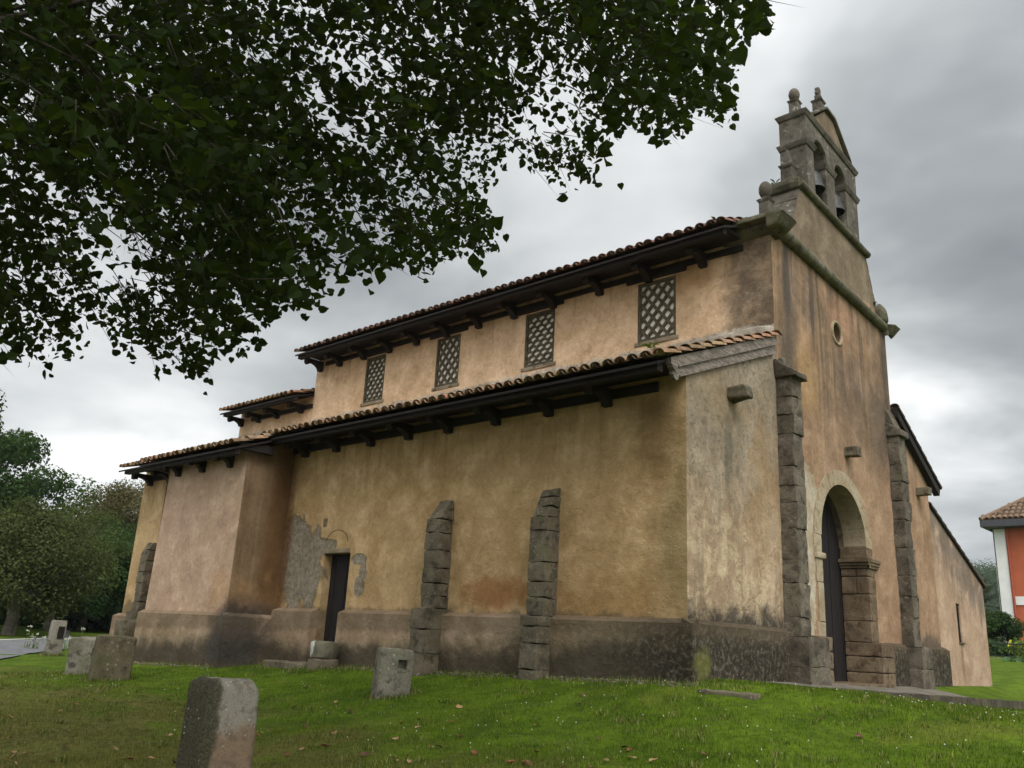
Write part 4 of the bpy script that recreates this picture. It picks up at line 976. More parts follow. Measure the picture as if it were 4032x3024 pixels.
# finials
def finial(x, y, z, h, w, kind):
    mb = MB(); s = w
    mb.stone(bx(x - s, x + s, y - s, y + s, z, z + h * .46), 0.01, 4, 0.006, y)
    mb.stone([(x - s, y - s, z + h * .44), (x + s, y - s, z + h * .44), (x - s, y + s, z + h * .44), (x + s, y + s, z + h * .44), (x - s * 1.35, y - s * 1.35, z + h * .52), (x + s * 1.35, y - s * 1.35, z + h * .52), (x - s * 1.35, y + s * 1.35, z + h * .52), (x + s * 1.35, y + s * 1.35, z + h * .52)], 0.01, 3, 0.004, y + 1)
    if kind == 'ball':
        mb.lathe((x, y, z + h * .52), [(s * .85, 0), (s * .8, h * .06)], 14)
        pr = [(max(.002, s * 1.22 * math.sin(t)), h * .26 - h * .22 * math.cos(t)) for t in np.linspace(0.3, math.pi, 11)]; mb.lathe((x, y, z + h * .52), pr, 16)
    elif kind == 'broken':
        mb.stone(bx(x - s * .7, x + s * .7, y - s * .75, y + s * .75, z + h * .5, z + h * .76), 0.03, 5, 0.02, 3); mb.stone(bx(x - s * .6, x + s * .6, y - s * 1.0, y + s * .6, z + h * .74, z + h), 0.04, 5, 0.03, 8)
    else:
        mb.stone([(x - s * .9, y - s * .9, z + h * .5), (x + s * .9, y - s * .9, z + h * .5), (x - s * .9, y + s * .9, z + h * .5), (x + s * .9, y + s * .9, z + h * .5), (x - s * .12, y - s * .12, z + h), (x + s * .12, y - s * .12, z + h), (x - s * .12, y + s * .12, z + h), (x + s * .12, y + s * .12, z + h)], 0.01, 4, 0.004, 4)
    mb.build('finial', M['belfry'], church, smooth=True, fix=SH)
finial(-0.26, 4.57, 10.68, 0.64, 0.088, 'ball'); finial(-0.22, 5.66, 11.36, 0.66, 0.095, 'broken'); finial(-0.06, 2.72, 7.46, 0.74, 0.092, 'ball'); finial(-0.26, 4.14, 8.90, 0.80, 0.11, 'spike')
# bells
def bell(x, y, z, r, label):
    b = thing('bell', (x, y, z), label, 'bell', 'bells of the church')
    mb = MB(); pr = [(r, 0), (r * .97, r * .10), (r * .80, r * .45), (r * .66, r * .95), (r * .58, r * 1.45), (r * .42, r * 1.72), (r * .12, r * 1.82)]
    inn = [(q * .9 if i else q * .93, zz - .012) for i, (q, zz) in enumerate(pr)]
    vs = []; n = 24
    for q, zz in inn[::-1] + pr:
        for j in range(n): vs.append((q * math.cos(2 * math.pi * j / n), q * math.sin(2 * math.pi * j / n), zz))
    k = len(pr) * 2; fs = [(i * n + j, i * n + (j + 1) % n, (i + 1) * n + (j + 1) % n, (i + 1) * n + j) for i in range(k - 1) for j in range(n)] + [tuple(range(n)), tuple(range((k - 1) * n, k * n))]
    mb.add(vs, fs); mb.tube([(0, 0, r * 1.5), (0, 0, r * .1)], 0.014, 6); mb.lathe((0, 0, r * -.02), [(.01, 0), (.035, .03), (.035, .06), (.01, .09)], 10)
    mb.build('bell_body', M['bronze'], b, smooth=True)
    mb = MB(); mb.box(-.05, .05, -.30, .30, r * 1.82, r * 1.82 + .14); mb.build('headstock', M['blackwood'], b)
bell(-0.17, 5.07, 9.14, 0.215, 'dark bronze bell hanging in the left arch of the belfry')
bell(-0.17, 6.03, 9.07, 0.215, 'dark bronze bell hanging in the right arch of the belfry')

# ---- small south door
d = MB()
for i in range(5): d.box(DX0 - .02 + i * 0.165, DX0 - .02 + i * .165 + .16, 0.17 + (0.008 if i % 2 else 0), 0.22, 0.1, 1.95)
d.box(DX0 - .05, DX1 + .05, 0.22, 0.25, 0.1, 1.95)
d.build('side_door', M['door'], church)
mb = MB(); mb.stone(bx(DX0 - .03, DX1 - .03, -0.02, 0.16, DZ1 - 0.0, DZ1 + 0.09), 0.01, 4, 0.006, 7); mb.build('door_lintel', M['lintel'], church, smooth=True)
mb = MB(); mb.stone(bx(-7.75, -7.62, -.012, .02, 2.36, 2.52), 0.012, 4, 0.012, 1); mb.build('wall_stone', M['reveal'], church, smooth=True)
# damaged stones at the plinth beside the chapel
mb = MB()
mb.stone(bx(-14.5, -13.95, -0.62, -0.1, -0.3, 0.13), 0.06, 6, 0.05, 3); mb.stone(bx(-14.45, -13.9, -0.58, -0.1, 0.14, 0.50), 0.07, 6, 0.06, 5)
mb.build('fallen_masonry', M['stone'], smooth=True, label='dark broken masonry lump at the foot of the wall left of the chapel', cat='masonry')

# ------------------------------------------------------------------ loose stones
def drum():
    o = thing('stone_drum', (-6.72, -0.42, 0.05), 'round grey stone drum with a white lichen patch used as a doorstep', 'stone')
    def warp(mb, seed, amp):
        mb.v = [tuple(Vector(v) + Vector(mnoise.noise_vector(Vector(v) * 6 + Vector((seed, 0, 0)))) * amp) for v in mb.v]
    k_ = 0.66
    m1 = MB(); m1.lathe((0, 0, 0.02), [(q * k_, w) for q, w in [(0.02, 0.275), (0.15, 0.275), (0.28, 0.275), (0.335, 0.26), (0.355, 0.225), (0.36, 0.15), (0.36, 0.06), (0.345, 0.02), (0.1, 0.0)]], 32); warp(m1, 2, 0.025); m1.build('drum', M['drum'], o, smooth=True)
    m2 = MB(); m2.lathe((0, 0, -0.20), [(0.02, 0.215), (0.22, 0.215), (0.26, 0.20), (0.265, 0.12), (0.265, 0.0)], 32); warp(m2, 7, 0.02); m2.build('drum_base', M['stone'], o, smooth=True)
n = NT('drum_stone', 0.93, 0.15); n.pos
nz = n.noise(7, 4, 0.6); c = n.mix(n.step(n.noise(4, 4, 0.6), 0.4, 0.6), (0.085, 0.08, 0.055), (0.15, 0.135, 0.095))
c = n.mix(n.blob((-6.82, -0.63, 0.22), (0.13, 0.16, 0.15), nz, 0.55, 1.05, 0.9), c, (0.46, 0.46, 0.42)); n.col(c); n.bump(n.noise(30, 4, 0.7), 0.7, 0.02); M['drum'] = n.m
drum()
mb = MB(); mb.stone(bx(-8.3, -6.9, -0.58, -0.17, -0.22, -0.035), 0.03, 7, 0.02, 5)
mb.build('stone_slab', M['stone'], smooth=True, label='low flat stone slab on the grass left of the round doorstep', cat='slab')
for x0, x1, y0, y1, lab in ((0.35, 0.75, -0.35, -0.15, 'thin broken stone slab half sunk in the lawn near the church corner'),):
    mb = MB(); mb.stone(bx(x0 + .15, x1 + .45, y0 - .3, y1 - .35, g(.7, -.5) - .12, g(.7, -.5) + .015), 0.02, 6, 0.02, 15); mb.build('sunk_slab', M['stone'], smooth=True, label=lab, cat='slab')

M['block_a'] = stone_mat('block_stone_grey', (0.15, 0.135, 0.10), (0.24, 0.22, 0.175), 0.6, 0.3, bl=11)
M['block_b'] = stone_mat('block_stone_brown', (0.085, 0.068, 0.042), (0.145, 0.12, 0.075), 0.35, 0.5, bl=10)
# nearest stone: grey upper part, reddish below
n = NT('near_block_stone', 0.93, 0.15); n.pos
a = n.noise(3.2, 5, 0.65); gr = n.noise(60, 4, 0.7); b_ = n.noise(12, 4, 0.65)
c = n.mix(n.step(n.math('MULTIPLY_ADD', n.math('SUBTRACT', a, 0.5), 0.5, n.z), -0.20, -0.12), (0.22, 0.155, 0.10), (0.255, 0.23, 0.185))
c = n.mix(n.math('MULTIPLY', n.step(b_, 0.52, 0.38), 0.6), c, (0.12, 0.095, 0.07)); c = n.mix(n.math('MULTIPLY', n.step(gr, 0.46, 0.32), 0.55), c, (0.09, 0.08, 0.065))
nsep = n.nd('ShaderNodeNewGeometry'); dtn = n.nd('ShaderNodeVectorMath'); dtn.operation = 'DOT_PRODUCT'; n.L(n.local(), dtn.inputs[0]); dtn.inputs[1].default_value = (-1.0, -0.12, 0)
shaded = n.step(n.math('MULTIPLY_ADD', n.math('SUBTRACT', a, 0.5), 0.16, dtn.outputs['Value']), 0.13, 0.175)   # shade of the left face, painted into the stone colour
c = n.mix(n.math('MULTIPLY', shaded, 0.95), c, n.mix(n.step(gr, 0.4, 0.6), (0.035, 0.033, 0.02), (0.075, 0.07, 0.045)))
c = n.mix(n.math('MULTIPLY', n.step(n.math('MULTIPLY_ADD', gr, .25, n.voro(26)), 0.34, 0.27), n.step(n.noise(4, 3, .6), 0.52, 0.6)), c, (0.42, 0.41, 0.36))
n.col(c); n.bump(n.math('ADD', b_, n.math('MULTIPLY', gr, 0.7)), 0.8, 0.02); M['block_near'] = n.m

def lawn_block(name, base, w, dp, h, yaw, mat, label, taper=0.9, tilt=(0, 0), seed=0, hole=None, top_amp=0.0, sink=0.25, r=0.03):
    t = taper; mb = MB(); a, b = w / 2, dp / 2
    mb.stone([(-a, -b, -sink), (a, -b, -sink), (-a, b, -sink), (a, b, -sink), (-a * t, -b * t, h), (a * t, -b * t, h), (-a * t, b * t, h), (a * t, b * t, h)], r, 13, 0.018, seed, top_amp=top_amp)
    if hole:      # square socket pecked into the face: push the vertices inside the square into the stone
        hx, hz, hs, dpth = hole; out = []
        # refine the face around the socket
        me = bpy.data.meshes.new('tmp'); me.from_pydata(mb.v, [], mb.f); bm = bmesh.new(); bm.from_mesh(me)
        for _ in range(2):
            fs = [f for f in bm.faces if f.calc_center_median().y < -b * t * 0.7 and abs(f.calc_center_median().x - hx) < hs * 1.9 and abs(f.calc_center_median().z - hz) < hs * 1.9]
            es = {e for f in fs for e in f.edges}; bmesh.ops.subdivide_edges(bm, edges=list(es), cuts=1, use_grid_fill=True)
        for v in bm.verts:
            if v.co.y < -b * t * 0.6 and abs(v.co.x - hx) < hs and abs(v.co.z - hz) < hs: v.co.y += dpth
        bm.verts.index_update(); mb.v = [v.co[:] for v in bm.verts]; mb.f = [[v.index for v in f.verts] for f in bm.faces]; mb.mi = [0] * len(mb.f); mb.t = [.5] * len(mb.v); bm.free(); bpy.data.meshes.remove(me)
    o = mb.build(name, M[mat], smooth=True, label=label, cat='stone block', group='old stone blocks set out on the lawn')
    o.location = (base[0], base[1], g(base[0], base[1])); o.rotation_euler = (tilt[0], tilt[1], yaw); return o
# yaw: local -y is the broad face. broad faces look towards the south-west
lawn_block('stone_block', (-0.19, -6.075), 0.44, 0.40, 0.79, math.radians(90), 'block_near', 'tall weathered stone block with a pale front nearest the camera', 0.92, (0, 0.0), 5, None, 0.010, 0.3, 0.085)
lawn_block('stone_block', (-3.43, -1.72), 0.47, 0.42, 0.58, math.radians(60), 'block_a', 'grey stone block with a square hole near its top facing the camera', 0.94, (0.0, 0.03), 9, (0.075, 0.39, 0.052, 0.10))
lawn_block('stone_block', (-8.55, -3.15), 0.58, 0.40, 0.68, math.radians(73), 'block_b', 'brown moss-grown stone block, the front one of a pair standing together', 0.99, (0, 0.03), 14)
lawn_block('stone_block', (-10.0, -2.92), 0.62, 0.45, 0.60, math.radians(66), 'block_a', 'grey lichened stone block standing behind the brown one of the pair', 0.96, (0, -0.02), 21, (0.14, 0.36, 0.07, 0.10))
# post by the road
def post():
    o = thing('stone_post', (-15.72, -1.30, g(-15.72, -1.3)), 'leaning pale stone post with a dark plaque beside the road', 'post')
    mb = MB(); mb.stone([(-.17, -.14, -.2), (.17, -.14, -.2), (-.17, .14, -.2), (.17, .14, -.2), (-.15, -.13, .79), (.15, -.13, .79), (-.15, .13, .79), (.15, .13, .79)], 0.02, 6, 0.01, 2)
    p = mb.build('shaft', M['post'], o, smooth=True); mb = MB(); mb.box(-.01, .12, -.155, -.13, .40, .66); q = mb.build('plaque', M['gap'], o)
    o.rotation_euler = (0, math.radians(2), math.radians(79))
M['post'] = stone_mat('post_stone', (0.16, 0.145, 0.115), (0.24, 0.22, 0.18), 0.4, 0.1)
post()

# ------------------------------------------------------------------ small scatter: gravel, grass, leaves
def np_mesh(name, V, loops, starts, totals, mat, tint=None, smooth=False, **kw):
    me = bpy.data.meshes.new(name); me.vertices.add(len(V)); me.vertices.foreach_set('co', np.ascontiguousarray(V, dtype=np.float32).ravel())
    me.loops.add(len(loops)); me.loops.foreach_set('vertex_index', np.ascontiguousarray(loops, dtype=np.int32))
    me.polygons.add(len(starts)); me.polygons.foreach_set('loop_start', np.ascontiguousarray(starts, dtype=np.int32))
    try: me.polygons.foreach_set('loop_total', np.ascontiguousarray(totals, dtype=np.int32))
    except Exception: pass
    if tint is not None:
        at = me.attributes.new('tint', 'FLOAT', 'POINT'); at.data.foreach_set('value', np.ascontiguousarray(tint, dtype=np.float32))
    me.update(calc_edges=True); me.validate()
    return link(name, me, mat, **kw)
def frames(nrm, roll):
    """orthonormal frames (n,3): normal, and two tangents rotated by roll"""
    nrm = nrm / np.linalg.norm(nrm, axis=1, keepdims=True)
    h = np.where(np.abs(nrm[:, 2:3]) < 0.9, np.array([[0, 0, 1.0]]), np.array([[1.0, 0, 0]]))
    a = np.cross(h, nrm); a /= np.linalg.norm(a, axis=1, keepdims=True); b = np.cross(nrm, a)
    c, s_ = np.cos(roll)[:, None], np.sin(roll)[:, None]
    return nrm, a * c + b * s_, -a * s_ + b * c
def project(P):
    d = P - np.array(CL); z = d @ np.array(CF); z_ = np.where(np.abs(z) < 1e-3, 1e-3, z)
    return 2016 + FPX * (d @ np.array(CR)) / z_, 1512 - FPX * (d @ np.array(CU)) / z_, z

# pebbles along the wall foot
def pebbles():
    P = []
    for _ in range(900):
        x = random.uniform(-13, 0.25); y = -0.17 - abs(random.gauss(0, 0.10))
        if -12.95 < x < -8.8: y -= 1.0
        P.append((x, y, random.uniform(0.014, 0.038)))
    base = [(math.cos(a) * math.cos(b), math.sin(a) * math.cos(b), math.sin(b)) for b in (-.6, .6) for a in np.linspace(0, 2 * math.pi, 6)[:-1]] + [(0, 0, 1)]
    fs = [(i, (i + 1) % 5, 5 + (i + 1) % 5, 5 + i) for i in range(5)] + [(5 + i, 5 + (i + 1) % 5, 10) for i in range(5)]
    mb = MB()
    for x, y, r in P:
        z = g(x, y); mb.add([(x + r * v[0] * random.uniform(.7, 1.3), y + r * v[1], z + r * .6 * v[2] + .004) for v in base], fs, 0, random.random())
    n = NT('pebble', 0.9, 0.2); n.col(n.mix(n.attr('tint'), (0.07, 0.058, 0.042), (0.22, 0.19, 0.145))); 
    mb.build('gravel', n.m, label='strip of small pale pebbles along the foot of the church wall', kind='stuff', cat='gravel')
pebbles()

def grass_material(name, worn=True):
    n = NT(name, 0.8, 0.05); n.pos
    c, fine = lawn_color(n); t = n.attr('tint')
    c = n.mix(n.step(t, 0.0, 0.55), n.mix(0.5, c, (0.02, 0.04, 0.006)), c)
    c = n.mix(n.math('MULTIPLY', n.step(t, 0.78, 1.0), 0.65), c, (0.26, 0.24, 0.085))
    n.col(c)
    n.b.inputs['Transmission Weight'].default_value = 0.0
    return n.m
M['grass'] = grass_material('grass_blade')
def in_church(x, y):
    m = (x < 0.16) & (y > -0.16); m |= (x < -8.83) & (x > -13.05) & (y > -1.16)
    m |= (x < 1.17) & (y > 1.4) & (y < 15.4); m |= (np.hypot(x + 6.72, y + .42) < .28)
    return m
def blades(name, n, hmin, hmax, wid, sampler, mat, lean=0.5, **kw):
    x, y = sampler(n)
    k = ~in_church(x, y); x, y = x[k], y[k]; P = np.stack([x, y, G(x, y)], 1)
    u, v, d = project(P + np.array([0, 0, .03])); k = (d > 0) & (u > -250) & (u < 4280) & (v < 3150) ; P = P[k]; n = len(P)
    pat = 0.75 + 0.25 * np.sin(P[:, 0] * 2.3 + np.sin(P[:, 1] * 1.7)) * np.sin(P[:, 1] * 2.9)
    h = RNG.uniform(hmin, hmax, n) * pat; a = RNG.uniform(0, 2 * np.pi, n); l = RNG.normal(0, lean, n)
    t = np.stack([np.cos(a), np.sin(a), 0 * a], 1); q = np.stack([-np.sin(a), np.cos(a), 0 * a], 1)
    w = (wid * RNG.uniform(.6, 1.3, n))[:, None]; base = P - np.array([0, 0, .01])
    tip = P + np.stack([0 * h, 0 * h, h], 1) + q * (h * l)[:, None]
    V = np.stack([base - t * w, base + t * w, tip], 1).reshape(-1, 3)
    np_mesh(name, V, np.arange(3 * n), np.arange(0, 3 * n, 3), np.full(n, 3), mat, np.repeat(RNG.random(n), 3), **kw)
def near_sampler(n):     # denser close to the camera
    r = 5.0 + 12.5 * RNG.random(n) ** 1.15; th = np.radians(RNG.uniform(100, 172, n)) 
    th = np.radians(132.7) + RNG.uniform(-0.56, 0.56, n)
    return CL.x + r * np.cos(th), CL.y + r * np.sin(th)
blades('lawn_grass', 330000, 0.018, 0.05, 0.0036, near_sampler, M['grass'], kind='stuff', cat='grass', label='short green lawn grass with straw coloured worn patches')
def kerb_sampler(n):
    t = RNG.random(n); y = -0.5 + 12 * t; return 1.17 + np.abs(RNG.normal(0, .06, n)) + 0 * y, y
blades('kerb_grass', 3500, 0.03, 0.08, 0.004, kerb_sampler, M['grass'], kind='stuff', cat='grass', label='longer grass along the foot of the kerb')
def field_sampler(n): return RNG.uniform(-38, -22, n), RNG.uniform(-4, 9, n)
def far_field(n):
    x = RNG.uniform(-46, -25.2, n); y = RNG.uniform(-6, 16, n); return x, y
M['field'] = simple('field_grass', (0.075, 0.12, 0.024), 0.7, 0.2, 0.5, 1.2)
blades('field_grass', 26000, 0.15, 0.45, 0.018, far_field, M['field'], 0.4, kind='stuff', cat='grass', label='tall rough meadow grass beyond the road')

def clump_sampler(n):
    m = 420; cx, cy = near_sampler(m); i = RNG.integers(0, m, n); r = np.abs(RNG.normal(0, .09, n)); a = RNG.uniform(0, 6.28, n)
    return cx[i] + r * np.cos(a), cy[i] + r * np.sin(a)
def tuft_material(name):
    n = NT(name, 0.8, 0.05); t = n.attr('tint'); n.col(n.mix(n.step(t, 0.55, 0.75), n.mix(t, (0.030, 0.062, 0.004), (0.085, 0.150, 0.012)), (0.26, 0.235, 0.09))); return n.m
M['tuft'] = tuft_material('tuft_blade')
blades('grass_tufts', 26000, 0.03, 0.075, 0.004, clump_sampler, M['tuft'], 0.7, kind='stuff', cat='grass', label='scattered coarser grass tufts and straw in the lawn')
def foot_sampler(n):
    c = np.array([(-0.19, -6.075, .27), (-3.43, -1.72, .28), (-8.55, -3.15, .33), (-10.0, -2.92, .34), (-15.72, -1.3, .2), (-6.7, -.75, .3)]); i = RNG.integers(0, len(c), n); a = RNG.uniform(0, 6.28, n); r = c[i, 2] + np.abs(RNG.normal(0, .05, n)) - .02
    return c[i, 0] + r * np.cos(a), c[i, 1] + r * np.sin(a)
blades('stone_foot_grass', 5000, 0.04, 0.13, 0.004, foot_sampler, M['tuft'], 0.5, kind='stuff', cat='grass', label='longer grass left unmown around the foot of each stone block')
def wall_sampler(n):
    x = RNG.uniform(-13, 1.0, n); return x, -0.2 - np.abs(RNG.normal(0, .10, n)) - np.where((x < -8.8) & (x > -12.3), 1.0, 0)
blades('wall_foot_grass', 5000, 0.03, 0.11, 0.004, wall_sampler, M['tuft'], 0.5, kind='stuff', cat='grass', label='ragged grass growing along the foot of the church wall')

# clover heads
def clover():
    x, y = near_sampler(800); k = ~in_church(x, y) & (y > -4.6); x, y = x[k][:260], y[k][:260]; z = G(x, y)
    mb = MB(); base = [(1, 0, 0), (0, 1, 0), (-1, 0, 0), (0, -1, 0), (0, 0, 1), (0, 0, -1)]; fs = [(0, 1, 4), (1, 2, 4), (2, 3, 4), (3, 0, 4), (1, 0, 5), (2, 1, 5), (3, 2, 5), (0, 3, 5)]
    for a, b, c in zip(x, y, z):
        r = random.uniform(.005, .010); h = random.uniform(.035, .06); mb.add([(a + r * v[0], b + r * v[1], c + h + r * v[2]) for v in base], fs)
    mb.build('clover_flowers', simple('clover_white', (0.50, 0.52, 0.42), 0.8, 0.2, 0.15), kind='stuff', label='tiny white clover heads dotted over the lawn', cat='flowers')
clover()

# fallen leaves
def fallen():
    mats = [simple('leaf_tan', (0.30, 0.19, 0.09), 0.7, 0.3, 0.3, 20), simple('leaf_rust', (0.20, 0.065, 0.03), 0.7, 0.3, 0.3, 20), simple('leaf_brown', (0.11, 0.055, 0.03), 0.7, 0.3, 0.3, 20)]
    labs = ['pale tan dead leaf lying on the lawn', 'rust red dead leaf lying on the lawn', 'dark brown curled dead leaf lying on the lawn']
    protos = []
    for i in range(3):
        mb = MB(); k = 6
        prof = [(-.5, .02), (-.38, .24), (-.15, .36), (.12, .32), (.34, .17), (.55, .0)]
        vs = []
        for t, w in prof:
            for s_ in (-1, -.5, 0, .5, 1): vs.append((t, w * s_, 0.10 * (abs(s_) * w * 3) ** 1.5 + 0.10 * t * t + 0.03 * math.sin(9 * t + s_ * 3 + i)))
        mb.add(vs, [(a * 5 + b, a * 5 + b + 1, a * 5 + b + 6, a * 5 + b + 5) for a in range(5) for b in range(4)])
        mb.tube([(-.5, 0, .03), (-.8, .05, .05)], .012, 4)
        o = mb.build('fallen_leaf', mats[i], smooth=True, label=labs[i], cat='leaf', group=('tan', 'rust red', 'dark brown')[i] + ' dead leaves scattered on the lawn'); protos.append(o)
    used = [False] * 3; cnt = 0
    while cnt < 150:
        r = 6.4 + 6.5 * random.random() ** 1.5; th = math.radians(132.7) + random.uniform(-.55, .55); x, y = CL.x + r * math.cos(th), CL.y + r * math.sin(th)
        if y > -0.6 or (y > -2.6 and random.random() < .7) or (x > 2 and random.random() < .5): continue
        i = random.choices((0, 1, 2), (5, 3, 3))[0]
        o = protos[i] if not used[i] else protos[i].copy()
        if used[i]: COL.objects.link(o)
        used[i] = True; s_ = random.uniform(.05, .095); o.location = (x, y, g(x, y) + 0.022); o.scale = (s_, s_, s_ * random.uniform(.8, 1.6)); o.rotation_euler = (random.gauss(0, .3), random.gauss(0, .3), random.uniform(0, 6.28)); cnt += 1
fallen()

# ------------------------------------------------------------------ foliage
def leaf_material(name, c0, c1, trans=0.35, tc=(0.16, 0.22, 0.02)):
    n = NT(name, 0.65, 0.06); t = n.attr('tint')
    c = n.mix(t, c0, c1); n.col(c)
    tr = n.nd('ShaderNodeBsdfTranslucent'); n.L(n.mix(0.5, c, tc), tr.inputs['Color'])
    ms = n.nd('ShaderNodeMixShader'); ms.inputs[0].default_value = trans; n.L(n.b.outputs[0], ms.inputs[1]); n.L(tr.outputs[0], ms.inputs[2]); n.L(ms.outputs[0], n.out.inputs[0])
    return n.m
HALF = [(0.0, 0.0), (-0.06, 0.20), (0.10, 0.42), (0.34, 0.47), (0.62, 0.33), (0.83, 0.13), (1.0, 0.0)]
def leaves(name, P, N, size, mat, tint, parent=None, fold=0.25, roll=None, **kw):
    """heart-shaped leaves: two folded halves each, stalk end at P"""
    n = len(P); roll = RNG.uniform(0, 2 * np.pi, n) if roll is None else roll
    nrm, a, b = frames(N, roll); k = len(HALF); V = np.empty((n, 2, k, 3))
    for s_, sg in enumerate((1, -1)):
        for j, (t, w) in enumerate(HALF):
            V[:, s_, j] = P + (a * t + b * (w * sg) + nrm * (abs(w) * fold - 0.22 * t * t)) * size[:, None]
    V = V.reshape(-1, 3); m = 2 * n
    lo = np.arange(m * k).reshape(m, k); lo[1::2] = lo[1::2][:, ::-1]
    return np_mesh(name, V, lo.ravel(), np.arange(0, m * k, k), np.full(m, k), mat, np.repeat(tint, 2 * k), parent=parent, **kw)
def cards(name, P, N, size, mat, tint, parent=None, asp=0.55, **kw):
    """small pointed leaf faces (rhombs)"""
    n = len(P); nrm, a, b = frames(N, RNG.uniform(0, 2 * np.pi, n)); s_ = size[:, None]
    V = np.stack([P - a * s_, P + b * s_ * asp + nrm * s_ * .15, P + a * s_, P - b * s_ * asp + nrm * s_ * .15], 1).reshape(-1, 3)
    return np_mesh(name, V, np.arange(4 * n), np.arange(0, 4 * n, 4), np.full(n, 4), mat, np.repeat(tint, 4), parent=parent, **kw)

# ---- the lime tree overhead
POLY = [(1640, -400), (1660, 30), (1625, 78), (1578, 108), (1592, 140), (1582, 235), (1545, 262), (1492, 240), (1478, 288), (1440, 312), (1372, 270), (1335, 240), (1345, 285), (1300, 330), (1322, 368), (1342, 402), (1312, 424), (1276, 396), (1250, 400), (1222, 426), (1187, 430), (1190, 392), (1160, 365), (1100, 350), (1052, 370), (1030, 420), (1070, 475), (1105, 522), (1092, 550), (1050, 532), (1010, 555), (976, 542), (942, 580), (900, 590), (860, 572), (822, 576), (800, 605), (732, 592), (722, 640), (660, 664), (602, 645), (562, 690), (532, 718), (584, 748), (542, 770), (472, 760), (442, 818), (392, 824), (352, 800), (300, 778), (250, 772), (232, 722), (172, 720), (160, 770), (112, 808), (40, 800), (5, 780), (-60, 790), (-400, 900), (-900, 1100), (-900, -400)]
POLY = np.array(POLY, float) * (4032 / 2212)
def in_poly(u, v):
    c = np.zeros(len(u), bool); n = len(POLY)
    for i in range(n):
        x1, y1 = POLY[i]; x2, y2 = POLY[(i + 1) % n]
        cond = ((y1 > v) != (y2 > v)); xi = (x2 - x1) * (v - y1) / (y2 - y1 + 1e-12) + x1
        c ^= cond & (u < xi)
    return c
def vn(P, s, seed=0):
    """cheap smooth value noise in numpy"""
    Q = P * s + seed * 17.3; I = np.floor(Q).astype(np.int64); F = Q - I; F = F * F * (3 - 2 * F); out = 0
    for dx in (0, 1):
        for dy in (0, 1):
            for dz in (0, 1):
                h = (I[:, 0] + dx) * 73856093 ^ (I[:, 1] + dy) * 19349663 ^ (I[:, 2] + dz) * 83492791; h = ((h ^ (h >> 13)) * 1274126177) & 0x7fffffff
                w = (F[:, 0] if dx else 1 - F[:, 0]) * (F[:, 1] if dy else 1 - F[:, 1]) * (F[:, 2] if dz else 1 - F[:, 2]); out = out + w * (h % 10007) / 10007
    return out
